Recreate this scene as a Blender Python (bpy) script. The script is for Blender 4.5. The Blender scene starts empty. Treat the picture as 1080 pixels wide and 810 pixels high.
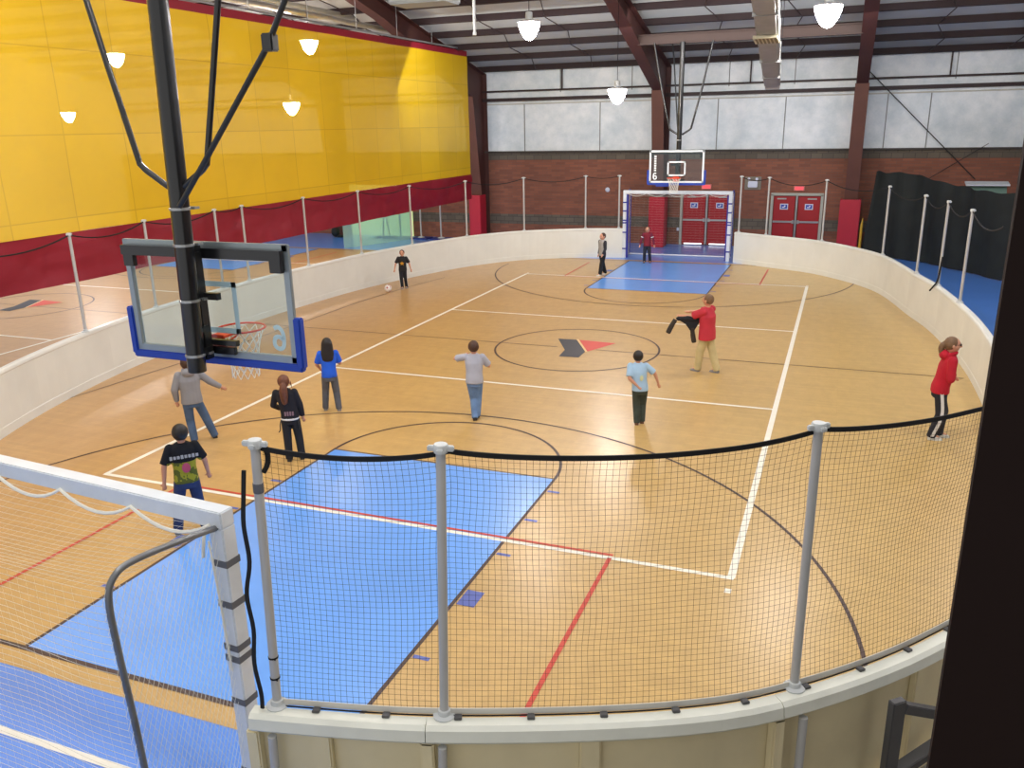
import bpy, bmesh, math, random
from mathutils import Vector, Matrix, noise
random.seed(7)
PI = math.pi
COL = bpy.context.scene.collection

# ------------------------------------------------------------------ materials
def lin(c):
    return tuple(((v/255)/12.92 if v/255 <= .04045 else ((v/255+.055)/1.055)**2.4) for v in c)
MATS = {}
def mat(name, rgb, rough=.6, metal=0., emit=0., var=0., vscale=6., coat=0., spec=.5, bump=0., alpha=1.):
    if name in MATS: return MATS[name]
    m = bpy.data.materials.new(name); m.use_nodes = True
    nt = m.node_tree; b = nt.nodes['Principled BSDF']
    c = lin(rgb)
    b.inputs['Base Color'].default_value = (*c, 1)
    b.inputs['Roughness'].default_value = rough
    b.inputs['Metallic'].default_value = metal
    b.inputs['Specular IOR Level'].default_value = spec
    b.inputs['Coat Weight'].default_value = coat
    b.inputs['Coat Roughness'].default_value = .12
    b.inputs['Alpha'].default_value = alpha
    if emit:
        b.inputs['Emission Color'].default_value = (*c, 1); b.inputs['Emission Strength'].default_value = emit
    tc = nt.nodes.new('ShaderNodeTexCoord'); nz = nt.nodes.new('ShaderNodeTexNoise')
    nz.inputs['Scale'].default_value = vscale; nz.inputs['Detail'].default_value = 5
    nt.links.new(tc.outputs['Object'], nz.inputs['Vector'])
    rp = nt.nodes.new('ShaderNodeValToRGB')
    v = max(var, .03)
    rp.color_ramp.elements[0].position = .3; rp.color_ramp.elements[1].position = .7
    rp.color_ramp.elements[0].color = (*[x*(1-v) for x in c], 1)
    rp.color_ramp.elements[1].color = (*[min(1, x*(1+v)) for x in c], 1)
    nt.links.new(nz.outputs['Fac'], rp.inputs['Fac']); nt.links.new(rp.outputs['Color'], b.inputs['Base Color'])
    if bump:
        bp = nt.nodes.new('ShaderNodeBump'); bp.inputs['Strength'].default_value = bump
        nt.links.new(nz.outputs['Fac'], bp.inputs['Height']); nt.links.new(bp.outputs['Normal'], b.inputs['Normal'])
    MATS[name] = m
    return m
def N(nt, t, **k):
    n = nt.nodes.new(t)
    for a, b in k.items():
        if a in n.inputs and not hasattr(n, a): n.inputs[a].default_value = b
        else: setattr(n, a, b)
    return n
def mixrgb(nt, fac, a, b, mode='MIX'):
    n = nt.nodes.new('ShaderNodeMix'); n.data_type = 'RGBA'; n.blend_type = mode
    for s, v in ((0, fac), (6, a), (7, b)):
        if hasattr(v, 'node'): nt.links.new(v, n.inputs[s])
        else: n.inputs[s].default_value = v if s == 0 else (*v, 1)
    return n.outputs[2]
def mth(nt, op, a, b=None):
    n = nt.nodes.new('ShaderNodeMath'); n.operation = op
    for i, v in enumerate((a, b)):
        if v is None: continue
        if hasattr(v, 'node'): nt.links.new(v, n.inputs[i])
        else: n.inputs[i].default_value = v
    return n.outputs[0]
def newmat(name):
    m = bpy.data.materials.new(name); m.use_nodes = True
    return m, m.node_tree, m.node_tree.nodes['Principled BSDF']

def floor_mat():
    m, nt, b = newmat('maple_floor')
    tc = N(nt, 'ShaderNodeTexCoord'); 
    n1 = N(nt, 'ShaderNodeTexNoise', Scale=.12, Detail=2.); n2 = N(nt, 'ShaderNodeTexNoise', Scale=3.2, Detail=6., Roughness=.65)
    mp = N(nt, 'ShaderNodeMapping'); mp.inputs['Scale'].default_value = (1.6, .8, 1)
    mp.inputs['Rotation'].default_value = (0, 0, .6)
    nt.links.new(tc.outputs['Object'], n1.inputs['Vector']); nt.links.new(tc.outputs['Object'], mp.inputs['Vector'])
    nt.links.new(mp.outputs['Vector'], n2.inputs['Vector'])
    sx = N(nt, 'ShaderNodeSeparateXYZ'); nt.links.new(tc.outputs['Object'], sx.inputs[0])
    f = N(nt, 'ShaderNodeMapRange'); f.inputs['From Min'].default_value = -9; f.inputs['From Max'].default_value = 6
    nt.links.new(sx.outputs[0], f.inputs['Value'])
    c = mixrgb(nt, f.outputs[0], lin((195, 152, 98)), lin((200, 168, 104)))
    d = mixrgb(nt, n2.outputs['Fac'], (.80, .78, .74), (1.13, 1.13, 1.12))
    c = mixrgb(nt, 1., c, d, 'MULTIPLY')
    br = N(nt, 'ShaderNodeTexBrick', Scale=1., **{'Mortar Size': .002, 'Brick Width': 1.1, 'Row Height': .07})
    br.inputs['Color1'].default_value = (.95, .95, .95, 1); br.inputs['Color2'].default_value = (1.03, 1.03, 1.03, 1)
    br.inputs['Mortar'].default_value = (.86, .86, .86, 1)
    nt.links.new(tc.outputs['Object'], br.inputs['Vector'])
    c = mixrgb(nt, 1., c, br.outputs['Color'], 'MULTIPLY')
    nt.links.new(c, b.inputs['Base Color'])
    b.inputs['Roughness'].default_value = .42
    b.inputs['Coat Weight'].default_value = .45; b.inputs['Coat Roughness'].default_value = .27
    return m
def blue_mat(name='blue_floor_paint', rgb=(84, 140, 228), rough=.35):
    m, nt, b = newmat(name)
    tc = N(nt, 'ShaderNodeTexCoord'); n1 = N(nt, 'ShaderNodeTexNoise', Scale=1.3, Detail=4.)
    nt.links.new(tc.outputs['Object'], n1.inputs['Vector'])
    c0 = lin(rgb)
    c = mixrgb(nt, n1.outputs['Fac'], tuple(x*.9 for x in c0), tuple(min(1, x*1.1) for x in c0))
    nt.links.new(c, b.inputs['Base Color']); b.inputs['Roughness'].default_value = rough
    b.inputs['Coat Weight'].default_value = .6; b.inputs['Coat Roughness'].default_value = .2
    return m
def brick_mat():
    m, nt, b = newmat('brick_wall')
    tc = N(nt, 'ShaderNodeTexCoord'); sx = N(nt, 'ShaderNodeSeparateXYZ'); nt.links.new(tc.outputs['Object'], sx.inputs[0])
    cx = N(nt, 'ShaderNodeCombineXYZ'); nt.links.new(sx.outputs[0], cx.inputs[0]); nt.links.new(sx.outputs[2], cx.inputs[1])
    br = N(nt, 'ShaderNodeTexBrick', Scale=1., **{'Mortar Size': .008, 'Brick Width': .4, 'Row Height': .1})
    br.inputs['Color1'].default_value = (*lin((142, 88, 66)), 1); br.inputs['Color2'].default_value = (*lin((120, 74, 58)), 1)
    br.inputs['Mortar'].default_value = (*lin((112, 84, 72)), 1)
    nt.links.new(cx.outputs[0], br.inputs['Vector'])
    b2 = N(nt, 'ShaderNodeTexBrick', Scale=1., **{'Mortar Size': .01, 'Brick Width': .4, 'Row Height': .2})
    b2.inputs['Color1'].default_value = (*lin((104, 96, 84)), 1); b2.inputs['Color2'].default_value = (*lin((90, 84, 74)), 1)
    b2.inputs['Mortar'].default_value = (*lin((70, 64, 58)), 1)
    nt.links.new(cx.outputs[0], b2.inputs['Vector'])
    z = sx.outputs[2]
    f1 = mth(nt, 'MULTIPLY', mth(nt, 'GREATER_THAN', z, .68), mth(nt, 'LESS_THAN', z, 1.1))
    f2 = mth(nt, 'GREATER_THAN', z, 3.4)
    f = mth(nt, 'MAXIMUM', f1, f2)
    c = mixrgb(nt, f, br.outputs['Color'], b2.outputs['Color'])
    nz = N(nt, 'ShaderNodeTexNoise', Scale=.7, Detail=5.); nt.links.new(tc.outputs['Object'], nz.inputs['Vector'])
    c = mixrgb(nt, 1., c, mixrgb(nt, nz.outputs['Fac'], (.75, .75, .75), (1.25, 1.2, 1.2)), 'MULTIPLY')
    nt.links.new(c, b.inputs['Base Color']); b.inputs['Roughness'].default_value = .8
    return m
def panel_mat():
    m, nt, b = newmat('white_wall_panel')
    tc = N(nt, 'ShaderNodeTexCoord'); nz = N(nt, 'ShaderNodeTexNoise', Scale=.8, Detail=8., Roughness=.7)
    nt.links.new(tc.outputs['Object'], nz.inputs['Vector'])
    rp = N(nt, 'ShaderNodeValToRGB'); e = rp.color_ramp.elements
    e[0].position = .33; e[0].color = (*lin((196, 210, 218)), 1); e[1].position = .62; e[1].color = (*lin((236, 242, 246)), 1)
    nt.links.new(nz.outputs['Fac'], rp.inputs['Fac']); nt.links.new(rp.outputs['Color'], b.inputs['Base Color'])
    b.inputs['Roughness'].default_value = .45
    return m
def curtain_mat(name, rgb, transp, seams):
    m, nt, b = newmat(name)
    tc = N(nt, 'ShaderNodeTexCoord'); sx = N(nt, 'ShaderNodeSeparateXYZ'); nt.links.new(tc.outputs['Object'], sx.inputs[0])
    cx = N(nt, 'ShaderNodeCombineXYZ'); nt.links.new(sx.outputs[1], cx.inputs[0]); nt.links.new(sx.outputs[2], cx.inputs[1])
    c0 = lin(rgb)
    nz = N(nt, 'ShaderNodeTexNoise', Scale=.45, Detail=3.); nt.links.new(tc.outputs['Object'], nz.inputs['Vector'])
    c = mixrgb(nt, nz.outputs['Fac'], tuple(x*.86 for x in c0), tuple(min(1, x*1.14) for x in c0))
    if seams:
        br = N(nt, 'ShaderNodeTexBrick', Scale=1., offset=0., **{'Mortar Size': .018, 'Mortar Smooth': .6, 'Brick Width': 1.53, 'Row Height': 1.6})
        br.inputs['Color1'].default_value = (.95, .95, .9, 1); br.inputs['Color2'].default_value = (1.06, 1.08, 1.3, 1)
        br.inputs['Mortar'].default_value = (.8, .78, .7, 1)
        nt.links.new(cx.outputs[0], br.inputs['Vector'])
        c = mixrgb(nt, 1., c, br.outputs['Color'], 'MULTIPLY')
    nt.links.new(c, b.inputs['Base Color']); b.inputs['Roughness'].default_value = .5 if seams else .5
    b.inputs['Specular IOR Level'].default_value = .35
    bp = N(nt, 'ShaderNodeBump', Strength=.25, Distance=.3); nt.links.new(nz.outputs['Fac'], bp.inputs['Height'])
    nt.links.new(bp.outputs['Normal'], b.inputs['Normal'])
    if transp:
        t = N(nt, 'ShaderNodeBsdfTransparent'); t.inputs[0].default_value = (1, .93, .55, 1)
        mx = N(nt, 'ShaderNodeMixShader'); mx.inputs[0].default_value = transp
        nt.links.new(b.outputs[0], mx.inputs[1]); nt.links.new(t.outputs[0], mx.inputs[2])
        nt.links.new(mx.outputs[0], nt.nodes['Material Output'].inputs['Surface'])
    return m
def glass_mat(name, tint, fac):
    m = bpy.data.materials.new(name); m.use_nodes = True; nt = m.node_tree; nt.nodes.remove(nt.nodes['Principled BSDF'])
    t = N(nt, 'ShaderNodeBsdfTransparent'); t.inputs[0].default_value = (*tint, 1)
    g = N(nt, 'ShaderNodeBsdfGlossy'); g.inputs['Roughness'].default_value = .05
    nz = N(nt, 'ShaderNodeTexNoise', Scale=3.)
    r = N(nt, 'ShaderNodeMapRange'); r.inputs['To Min'].default_value = fac*.7; r.inputs['To Max'].default_value = fac*1.3
    nt.links.new(nz.outputs['Fac'], r.inputs['Value'])
    mx = N(nt, 'ShaderNodeMixShader'); nt.links.new(r.outputs[0], mx.inputs[0])
    nt.links.new(t.outputs[0], mx.inputs[1]); nt.links.new(g.outputs[0], mx.inputs[2])
    nt.links.new(mx.outputs[0], nt.nodes['Material Output'].inputs['Surface'])
    return m

def film_mat():
    m, nt, b = newmat('aqua_film'); b.inputs['Base Color'].default_value = (*lin((196, 240, 236)), 1); b.inputs['Roughness'].default_value = .3
    nz = N(nt, 'ShaderNodeTexNoise', Scale=1.2); r_ = N(nt, 'ShaderNodeMapRange'); r_.inputs['To Min'].default_value = .45; r_.inputs['To Max'].default_value = .6
    nt.links.new(nz.outputs['Fac'], r_.inputs['Value'])
    t = N(nt, 'ShaderNodeBsdfTransparent'); t.inputs[0].default_value = (.85, 1, .93, 1); mx = N(nt, 'ShaderNodeMixShader')
    nt.links.new(r_.outputs[0], mx.inputs[0]); nt.links.new(b.outputs[0], mx.inputs[1]); nt.links.new(t.outputs[0], mx.inputs[2]); nt.links.new(mx.outputs[0], nt.nodes['Material Output'].inputs['Surface'])
    return m
FLOOR = floor_mat(); BLUE = blue_mat(); BLUE2 = blue_mat('blue_key_paint', (104, 164, 244), .33)
BRICK = brick_mat(); WPAN = panel_mat()
YEL = curtain_mat('yellow_vinyl', (230, 186, 14), .13, True)
MAROON = curtain_mat('maroon_vinyl', (136, 22, 40), 0, False)
BLKCL = mat('black_fabric', (20, 26, 24), .75, var=.3, vscale=2)
WLINE = mat('white_line_paint', (236, 232, 218), .5); KLINE = mat('dark_line_paint', (72, 54, 50), .5); RLINE = mat('red_line_paint', (196, 70, 52), .5)
BLULINE = mat('blue_mark_paint', (88, 104, 178), .5); LOGOK = mat('logo_charcoal', (58, 58, 64), .5); LOGOR = mat('logo_red', (208, 78, 66), .5)
GREENLINE = mat('dark_green_line_paint', (40, 66, 62), .5)
BOARD = mat('white_polyethylene', (222, 224, 218), .5, var=.05, vscale=1.2, coat=.1)
BOARDB = mat('cream_moulded_plastic', (224, 211, 172), .55, var=.06, vscale=2.5)
RAIL = mat('white_rail_plastic', (224, 226, 214), .45, var=.04)
GREYST = mat('grey_steel', (84, 84, 86), .5, .3)
POST = mat('painted_silver_post', (182, 182, 180), .5, .05); CAP = mat('white_plastic_cap', (196, 200, 200), .5)
BLACKST = mat('black_gloss_steel', (14, 15, 17), .28, .0, coat=.4); DKST = mat('dark_steel', (50, 52, 54), .4, .5)
BAND = mat('zinc_clamp', (170, 172, 172), .35, .8)
NETBLK = mat('black_net_cord', (28, 26, 24), .8); NETWHT = mat('white_net_cord', (232, 230, 218), .8); NETGRY = mat('grey_net_binding', (206, 204, 196), .8)
ROPE = mat('black_rope', (16, 16, 18), .85)
WHITEP = mat('white_gloss_paint', (214, 220, 226), .4, var=.05, coat=.2)
TAPE = mat('grey_tape', (96, 98, 104), .7); PIPE = mat('galvanised_pipe', (120, 122, 124), .35, .5, var=.15)
BLUEST = mat('blue_painted_steel', (46, 48, 148), .4); PADBLUE = mat('blue_foam_pad', (24, 60, 158), .55)
ALU = mat('aluminium_frame', (150, 160, 164), .35, .6); WFRAME = mat('white_backboard_line', (226, 232, 234), .5)
RIM = mat('orange_rim_paint', (214, 66, 30), .4)
BROWN = mat('red_oxide_steel', (72, 38, 33), .6, var=.12, vscale=1.5)
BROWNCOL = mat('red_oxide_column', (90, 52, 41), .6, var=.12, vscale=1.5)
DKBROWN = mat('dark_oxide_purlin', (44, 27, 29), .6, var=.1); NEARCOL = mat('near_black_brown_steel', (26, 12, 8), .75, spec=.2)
INSUL = mat('white_roof_insulation', (190, 196, 198), .7, var=.06, vscale=.6)
REDPAD = mat('crimson_pad_vinyl', (170, 20, 44), .5); REDDOOR = mat('red_door_paint', (158, 16, 24), .45)
DOORFR = mat('grey_door_frame', (172, 172, 160), .5)
SIGNW = mat('white_sign', (214, 220, 236), .5); SIGNB = mat('blue_sign', (42, 70, 170), .5)
DUCT = mat('galvanised_duct', (158, 160, 160), .38, .45, var=.12, vscale=3)
LAMPM = mat('lamp_bowl_glow', (255, 246, 240), .3, emit=1)
LAMPM.node_tree.nodes['Principled BSDF'].inputs['Emission Strength'].default_value = 260
GLASS = glass_mat('backboard_glass', (.86, .92, .93), .05)

# ------------------------------------------------------------------ mesh builder
class MB:
    def __init__(s): s.bm = bmesh.new(); s.mi = 0
    def _f(s, vs):
        try:
            f = s.bm.faces.new(vs); f.material_index = s.mi; return f
        except ValueError: return None
    def box(s, c, d, rz=0., rx=0., ry=0., bev=0.):
        M = Matrix.Translation(c) @ Matrix.Rotation(rz, 4, 'Z') @ Matrix.Rotation(ry, 4, 'Y') @ Matrix.Rotation(rx, 4, 'X')
        b2 = bmesh.new(); bmesh.ops.create_cube(b2, size=1.)
        for v in b2.verts: v.co = Vector((v.co.x*d[0], v.co.y*d[1], v.co.z*d[2]))
        if bev: bmesh.ops.bevel(b2, geom=b2.edges[:], offset=bev, segments=2, affect='EDGES')
        mp = {v: s.bm.verts.new(M @ v.co) for v in b2.verts}
        for f in b2.faces: s._f([mp[v] for v in f.verts])
        b2.free(); return s
    def bar(s, a, b, w, h=None, bev=0.):
        a = Vector(a); b = Vector(b); h = h or w; d = b-a; L = d.length
        q = d.to_track_quat('Y', 'Z').to_matrix().to_4x4()
        M = Matrix.Translation((a+b)/2) @ q
        b2 = bmesh.new(); bmesh.ops.create_cube(b2, size=1.)
        for v in b2.verts: v.co = Vector((v.co.x*w, v.co.y*L, v.co.z*h))
        if bev: bmesh.ops.bevel(b2, geom=b2.edges[:], offset=bev, segments=2, affect='EDGES')
        mp = {v: s.bm.verts.new(M @ v.co) for v in b2.verts}
        for f in b2.faces: s._f([mp[v] for v in f.verts])
        b2.free(); return s
    def loft(s, rings, closed_ends=True, loop=False):
        R = [[s.bm.verts.new(p) for p in r] for r in rings]
        n = len(R[0]); K = len(R)
        for i in range(K if loop else K-1):
            A, B = R[i], R[(i+1) % K]
            for j in range(n): s._f([A[j], A[(j+1) % n], B[(j+1) % n], B[j]])
        if closed_ends and not loop:
            s._f(list(reversed(R[0]))); s._f(R[-1])
        return s
    def tube(s, pts, r, n=10, loop=False, caps=True):
        pts = [Vector(p) for p in pts]; K = len(pts)
        rs = r if isinstance(r, (list, tuple)) else [r]*K
        rings = []; prev = None
        for i, p in enumerate(pts):
            if loop: t = pts[(i+1) % K]-pts[i-1]
            else: t = pts[min(i+1, K-1)]-pts[max(i-1, 0)]
            t.normalize()
            if prev is None:
                u = t.orthogonal().normalized() if abs(t.z) < .9 else Vector((1, 0, 0))
                if abs(t.z) < .9: u = t.cross(Vector((0, 0, 1))).normalized()
            else: u = prev
            u = (u - t*u.dot(t)).normalized(); w = t.cross(u); prev = u
            rings.append([p + (u*math.cos(2*PI*k/n) + w*math.sin(2*PI*k/n))*rs[i] for k in range(n)])
        return s.loft(rings, caps, loop)
    def lathe(s, c, prof, n=20, ax='Z', caps=True):
        c = Vector(c); rings = []
        for r, z in prof:
            ring = []
            for k in range(n):
                a = 2*PI*k/n; x, y = r*math.cos(a), r*math.sin(a)
                p = Vector((x, y, z)) if ax == 'Z' else (Vector((z, x, y)) if ax == 'X' else Vector((x, z, y)))
                ring.append(c+p)
            rings.append(ring)
        return s.loft(rings, caps)
    def poly(s, pts):
        s._f([s.bm.verts.new(p) for p in pts]); return s
    def prism(s, pts, z0, z1):
        return s.loft([[Vector((p[0], p[1], z0)) for p in pts], [Vector((p[0], p[1], z1)) for p in pts]])
    def ell(s, c, r, n=14, m=9, M=None):
        c = Vector(c); rings = []
        for i in range(m):
            t = -PI/2 + PI*(i+.15)/(m-.7) if False else -PI/2+.12+(PI-.24)*i/(m-1)
            ring = []
            for k in range(n):
                a = 2*PI*k/n
                v = Vector((r[0]*math.cos(t)*math.cos(a), r[1]*math.cos(t)*math.sin(a), r[2]*math.sin(t)))
                ring.append(c + (M @ v if M else v))
            rings.append(ring)
        return s.loft(rings)
    def ribbon(s, pts, w, z, loop=False):
        K = len(pts); L = []
        for i, p in enumerate(pts):
            a = pts[(i-1) % K] if (loop or i) else p; b = pts[(i+1) % K] if (loop or i < K-1) else p
            t = Vector((b[0]-a[0], b[1]-a[1])).normalized(); nn = Vector((-t.y, t.x))*w/2
            L.append((s.bm.verts.new((p[0]+nn.x, p[1]+nn.y, z)), s.bm.verts.new((p[0]-nn.x, p[1]-nn.y, z))))
        for i in range(K if loop else K-1):
            a, b = L[i], L[(i+1) % K]; s._f([a[1], b[1], b[0], a[0]])
        return s
    def build(s, name, mats, parent=None, smooth=False, loc=None, normals=True):
        if normals: bmesh.ops.recalc_face_normals(s.bm, faces=s.bm.faces[:])
        me = bpy.data.meshes.new(name); s.bm.to_mesh(me); s.bm.free()
        for m in (mats if isinstance(mats, (list, tuple)) else [mats]): me.materials.append(m)
        if smooth:
            for p in me.polygons: p.use_smooth = True
            try: me.set_sharp_from_angle(angle=math.radians(45))
            except Exception: pass
        o = bpy.data.objects.new(name, me); COL.objects.link(o)
        if parent: o.parent = parent
        if loc: o.location = loc
        return o
def tag(o, label=None, cat=None, group=None, kind=None):
    if label: o['label'] = label
    if cat: o['category'] = cat
    if group: o['group'] = group
    if kind: o['kind'] = kind
    return o
def thing(name, label, cat, loc=(0, 0, 0), rz=0., group=None, kind=None):
    o = bpy.data.objects.new(name, None); COL.objects.link(o); o.location = loc; o.rotation_euler = (0, 0, rz)
    o.empty_display_size = .2
    return tag(o, label, cat, group, kind)
def kids(o): return [c for c in KIDS.get(o, [])]
def copy_tree(o, parent=None):
    c = o.copy(); COL.objects.link(c)
    c.parent = parent
    for ch in list(o.children): copy_tree(ch, c)
    return c
def spline(P, n=6, closed=False):
    P = [Vector(p) for p in P]; out = []; K = len(P)
    for i in range(K-1):
        p0, p1, p2, p3 = P[max(i-1, 0)], P[i], P[i+1], P[min(i+2, K-1)]
        for k in range(n):
            t = k/n
            out.append(.5*((2*p1)+(-p0+p2)*t+(2*p0-5*p1+4*p2-p3)*t*t+(-p0+3*p1-3*p2+p3)*t**3))
    out.append(P[-1]); return out

# ------------------------------------------------------------------ room shell
WY = 17.4
XL, XR, YN = -30., 14., -22.
def roofz(y): return 7.15 + .22*(WY-y)
fl = MB(); fl.box(((XL+XR)/2, (YN+WY)/2, -.05), (XR-XL, WY-YN, .1)); tag(fl.build('floor', BLUE), kind='structure'); FLO = bpy.data.objects['floor']
FLO['label'] = 'blue and tan sports floor with painted court lines'

def wall_panels():
    w = MB()
    w.mi = 0; w.box(((XL+XR)/2, WY+.1, 1.85), (XR-XL, .2, 3.7))
    w.mi = 1; w.box(((XL+XR)/2, WY+.12, 5.45), (XR-XL, .2, 3.5))
    o = w.build('wall_back', [BRICK, WPAN]); return tag(o, 'brick wall below white insulated panels', kind='structure')
wb = wall_panels()
# seams, girts
g = MB()
for x in (-27, -24, -21, -13.5, -10.6, -7.6, -4.3, .43, 2.94, 6.48, 7.9, 11): g.box((x, WY+.012, 4.7), (.035, .03, 1.95))
for x in (-12, -6, -3, .8, 3.2, 8.6): g.box((x, WY+.012, 6.6), (.03, .03, 1.0))
g.build('panel_seam', mat('seam_grey', (128, 132, 132), .6), wb)
g = MB(); g.box(((XL+XR)/2, WY-.04, 3.73), (XR-XL, .12, .07)); tag(g.build('trim_1', mat('dark_sill', (60, 54, 50), .6)), kind='structure')
for n, (z, h, d) in enumerate(((5.86, .13, .16), (6.2, .07, .1))):
    g = MB(); g.box(((XL+XR)/2, WY-.08, z), (XR-XL, d, h)); tag(g.build('trim_%d' % (n+2), DKBROWN), kind='structure')
g = MB(); g.box(((XL+XR)/2, WY-.01, 5.68), (XR-XL, .04, .05)); tag(g.build('trim_4', mat('pale_flashing', (190, 190, 182), .6)), kind='structure')
g = MB(); g.box((XL-.1, (YN+WY)/2, 5), (.2, WY-YN, 16)); tag(g.build('wall_left', WPAN), kind='structure')
g = MB(); g.mi = 0; g.box((XR+.1, (YN+WY)/2, 1.85), (.2, WY-YN, 3.7)); g.mi = 1; g.box((XR+.1, (YN+WY)/2, 9.2), (.2, WY-YN, 11)); tag(g.build('wall_right', [BRICK, WPAN]), kind='structure')
# roof
g = MB(); g.loft([[Vector((x, WY+.3, roofz(WY+.3))), Vector((x, YN, roofz(YN))), Vector((x, YN, roofz(YN)+.15)), Vector((x, WY+.3, roofz(WY+.3)+.15))] for x in (XL, XR)])
tag(g.build('ceiling', INSUL), 'white insulated sloping roof underside', kind='structure')
k = 5; y = 17.15
while y > -8:
    g = MB(); z = roofz(y)-.11
    g.box(((XL+XR)/2, y, z), (XR-XL, .07, .2), rx=-.22); g.box(((XL+XR)/2, y-.04, z-.1), (XR-XL, .1, .02), rx=-.22)
    tag(g.build('trim_%d' % k, DKBROWN), kind='structure'); k += 1; y -= 1.5 if y > 17 else 1.45
for x in (-21, -14, -11.5, -7, -4.6, .7, 3.2, 7.6, 10):
    g = MB(); yy = [17.2-1.45*i for i in range(0, 18)]
    g.tube([(x + (.35 if i % 2 else 0), q, roofz(q)-.2) for i, q in enumerate(yy)], .018, 5)
    tag(g.build('trim_%d' % k, DKBROWN), kind='structure'); k += 1
for x in (-5.9, 1.6, 8.4):
    g = MB(); g.box((x, WY-.1, 6.62), (.05, .06, .85)); tag(g.build('trim_%d' % k, DKBROWN), kind='structure'); k += 1
# rigid frames: tapered column and rafter in one steel member
def frame(x, label):
    t = thing('steel_portal', label, 'steel portal', (x, 0, 0))
    def pr(y0, z0): return (y0, z0)
    under = [(16.75, 0), (15.75, 6.0), (8.8, 8.25), (-20, 14.7)]
    top = [(WY-.06, 0), (WY-.06, roofz(WY)-.25), (8.8, roofz(8.8)-.25), (-20, roofz(-20)-.25)]
    def strip(seq, w, th, up):
        m = MB()
        for (a, b) in zip(seq[:-1], seq[1:]):
            A = Vector((0, a[0], a[1])); B = Vector((0, b[0], b[1])); m.bar(A, B, w, th) if abs((B-A).normalized().z) < .9 else m.box((A+B)/2, (w, th, (B-A).length), rx=math.atan2(-(B-A).y, (B-A).z))
        return m
    w = MB()
    for i in range(3):
        q = [under[i], under[i+1], top[i+1], top[i]]
        w.loft([[Vector((sx, p[0], p[1])) for p in q] for sx in (-.012, .012)])
    w.build('web', BROWN, t)
    w = strip(under[:2], .46, .03, 1); w.build('column_flange', BROWNCOL, t)
    w = strip(under[1:], .40, .03, 1); w.build('rafter_flange', BROWN, t)
    w = strip(top, .40, .02, 1); w.build('rear_flange', BROWN, t)
    return t
frame(-1.62, 'red-oxide steel column and rafter rising behind the far hoop')
frame(5.55, 'red-oxide steel column and rafter to the right of the second red doors')
frame(-9.47, 'dark red-oxide steel column and rafter at the far end of the yellow curtain')
frame(-16.6, 'red-oxide steel frame over the neighbouring court behind the yellow curtain')
for (x, y, w, lab, dx) in ((-1.62, 16.6, .52, 'crimson wall pad on the column seen through the far goal', 0), (5.55, 16.5, .6, 'crimson wall pad on the column beside the black curtain', 0), (-9.47, 16.5, .42, 'crimson wall pad at the foot of the column by the yellow curtain', 0)):
    p = MB(); p.box((0, -.32, 1.0), (w+.1, .1, 1.98), bev=.02); p.box((w/2+.02, -.02, 1.0), (.08, .58, 1.96), bev=.015); p.box((-w/2-.02, -.02, 1.0), (.08, .58, 1.96), bev=.015)
    o = p.build('wall_pad', REDPAD, loc=(x, y, .0)); tag(o, lab, 'wall pad')
# hoop support beam
g = MB(); g.box((1.95, 11.9, 7.42), (6.9, .22, .3)); g.box((1.95, 11.9, 7.28), (6.9, .34, .03)); g.box((1.95, 11.9, 7.56), (6.9, .34, .03))
tag(g.build('steel_beam', mat('lit_oxide_beam', (60, 38, 30), .55)), 'rust-brown steel beam spanning between the rafters above the far hoop', 'beam')  # one even dark brown over the whole beam
# near dark column at the right of the viewpoint
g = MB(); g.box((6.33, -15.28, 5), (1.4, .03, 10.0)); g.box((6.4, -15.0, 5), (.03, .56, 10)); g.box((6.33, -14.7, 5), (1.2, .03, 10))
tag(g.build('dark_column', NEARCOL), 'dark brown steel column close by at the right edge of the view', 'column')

# ------------------------------------------------------------------ floor paint
def arc(c, r, a0, a1, n=48): return [(c[0]+r*math.cos(a0+(a1-a0)*i/n), c[1]+r*math.sin(a0+(a1-a0)*i/n)) for i in range(n+1)]
LEFT = [(-2.25, 13.3), (-3.75, 12.95), (-5.75, 11.75), (-7.05, 9.95), (-7.95, 7.5), (-8.5, 5.2), (-8.78, 2.75), (-8.9, 0), (-8.75, -3.2), (-8.35, -5.5), (-7.55, -8), (-6.2, -10.6), (-4.3, -12.6), (-2.25, -13.55)]
RIGHT = [(1.82, 13.1), (2.9, 12.45), (4.72, 11.3), (6.32, 8.9), (7.1, 5.6), (7.45, 4.0), (7.7, 2.04), (7.85, 0), (7.85, -3), (7.75, -5.5), (7.4, -8.2), (6.9, -10.1), (6.13, -11.32), (5.26, -12.23), (4.47, -12.75), (3.12, -13.3), (2.01, -13.59), (1.86, -13.62)]
Ls = [tuple(p)[:2] for p in spline([(*p, 0) for p in LEFT], 6)]; Rs = [tuple(p)[:2] for p in spline([(*p, 0) for p in RIGHT], 6)]
def clip_y(P, y):  # rink interior outline between the two ends
    return [p for p in P if abs(p[1]) < y]
inner = clip_y(Rs, 12.86)
poly = [(inner[0][0]-.35, 12.85)] + inner + [(inner[-1][0]-.3, -12.85)]
L2 = clip_y(list(reversed(Ls)), 12.86)
poly = poly + [(L2[0][0]+.3, -12.85)] + L2 + [(L2[-1][0]+.35, 12.85)]
g = MB(); g.poly([(p[0], p[1], .002) for p in poly])
court2 = [(x-16.95, y) for x, y in poly]
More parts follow.
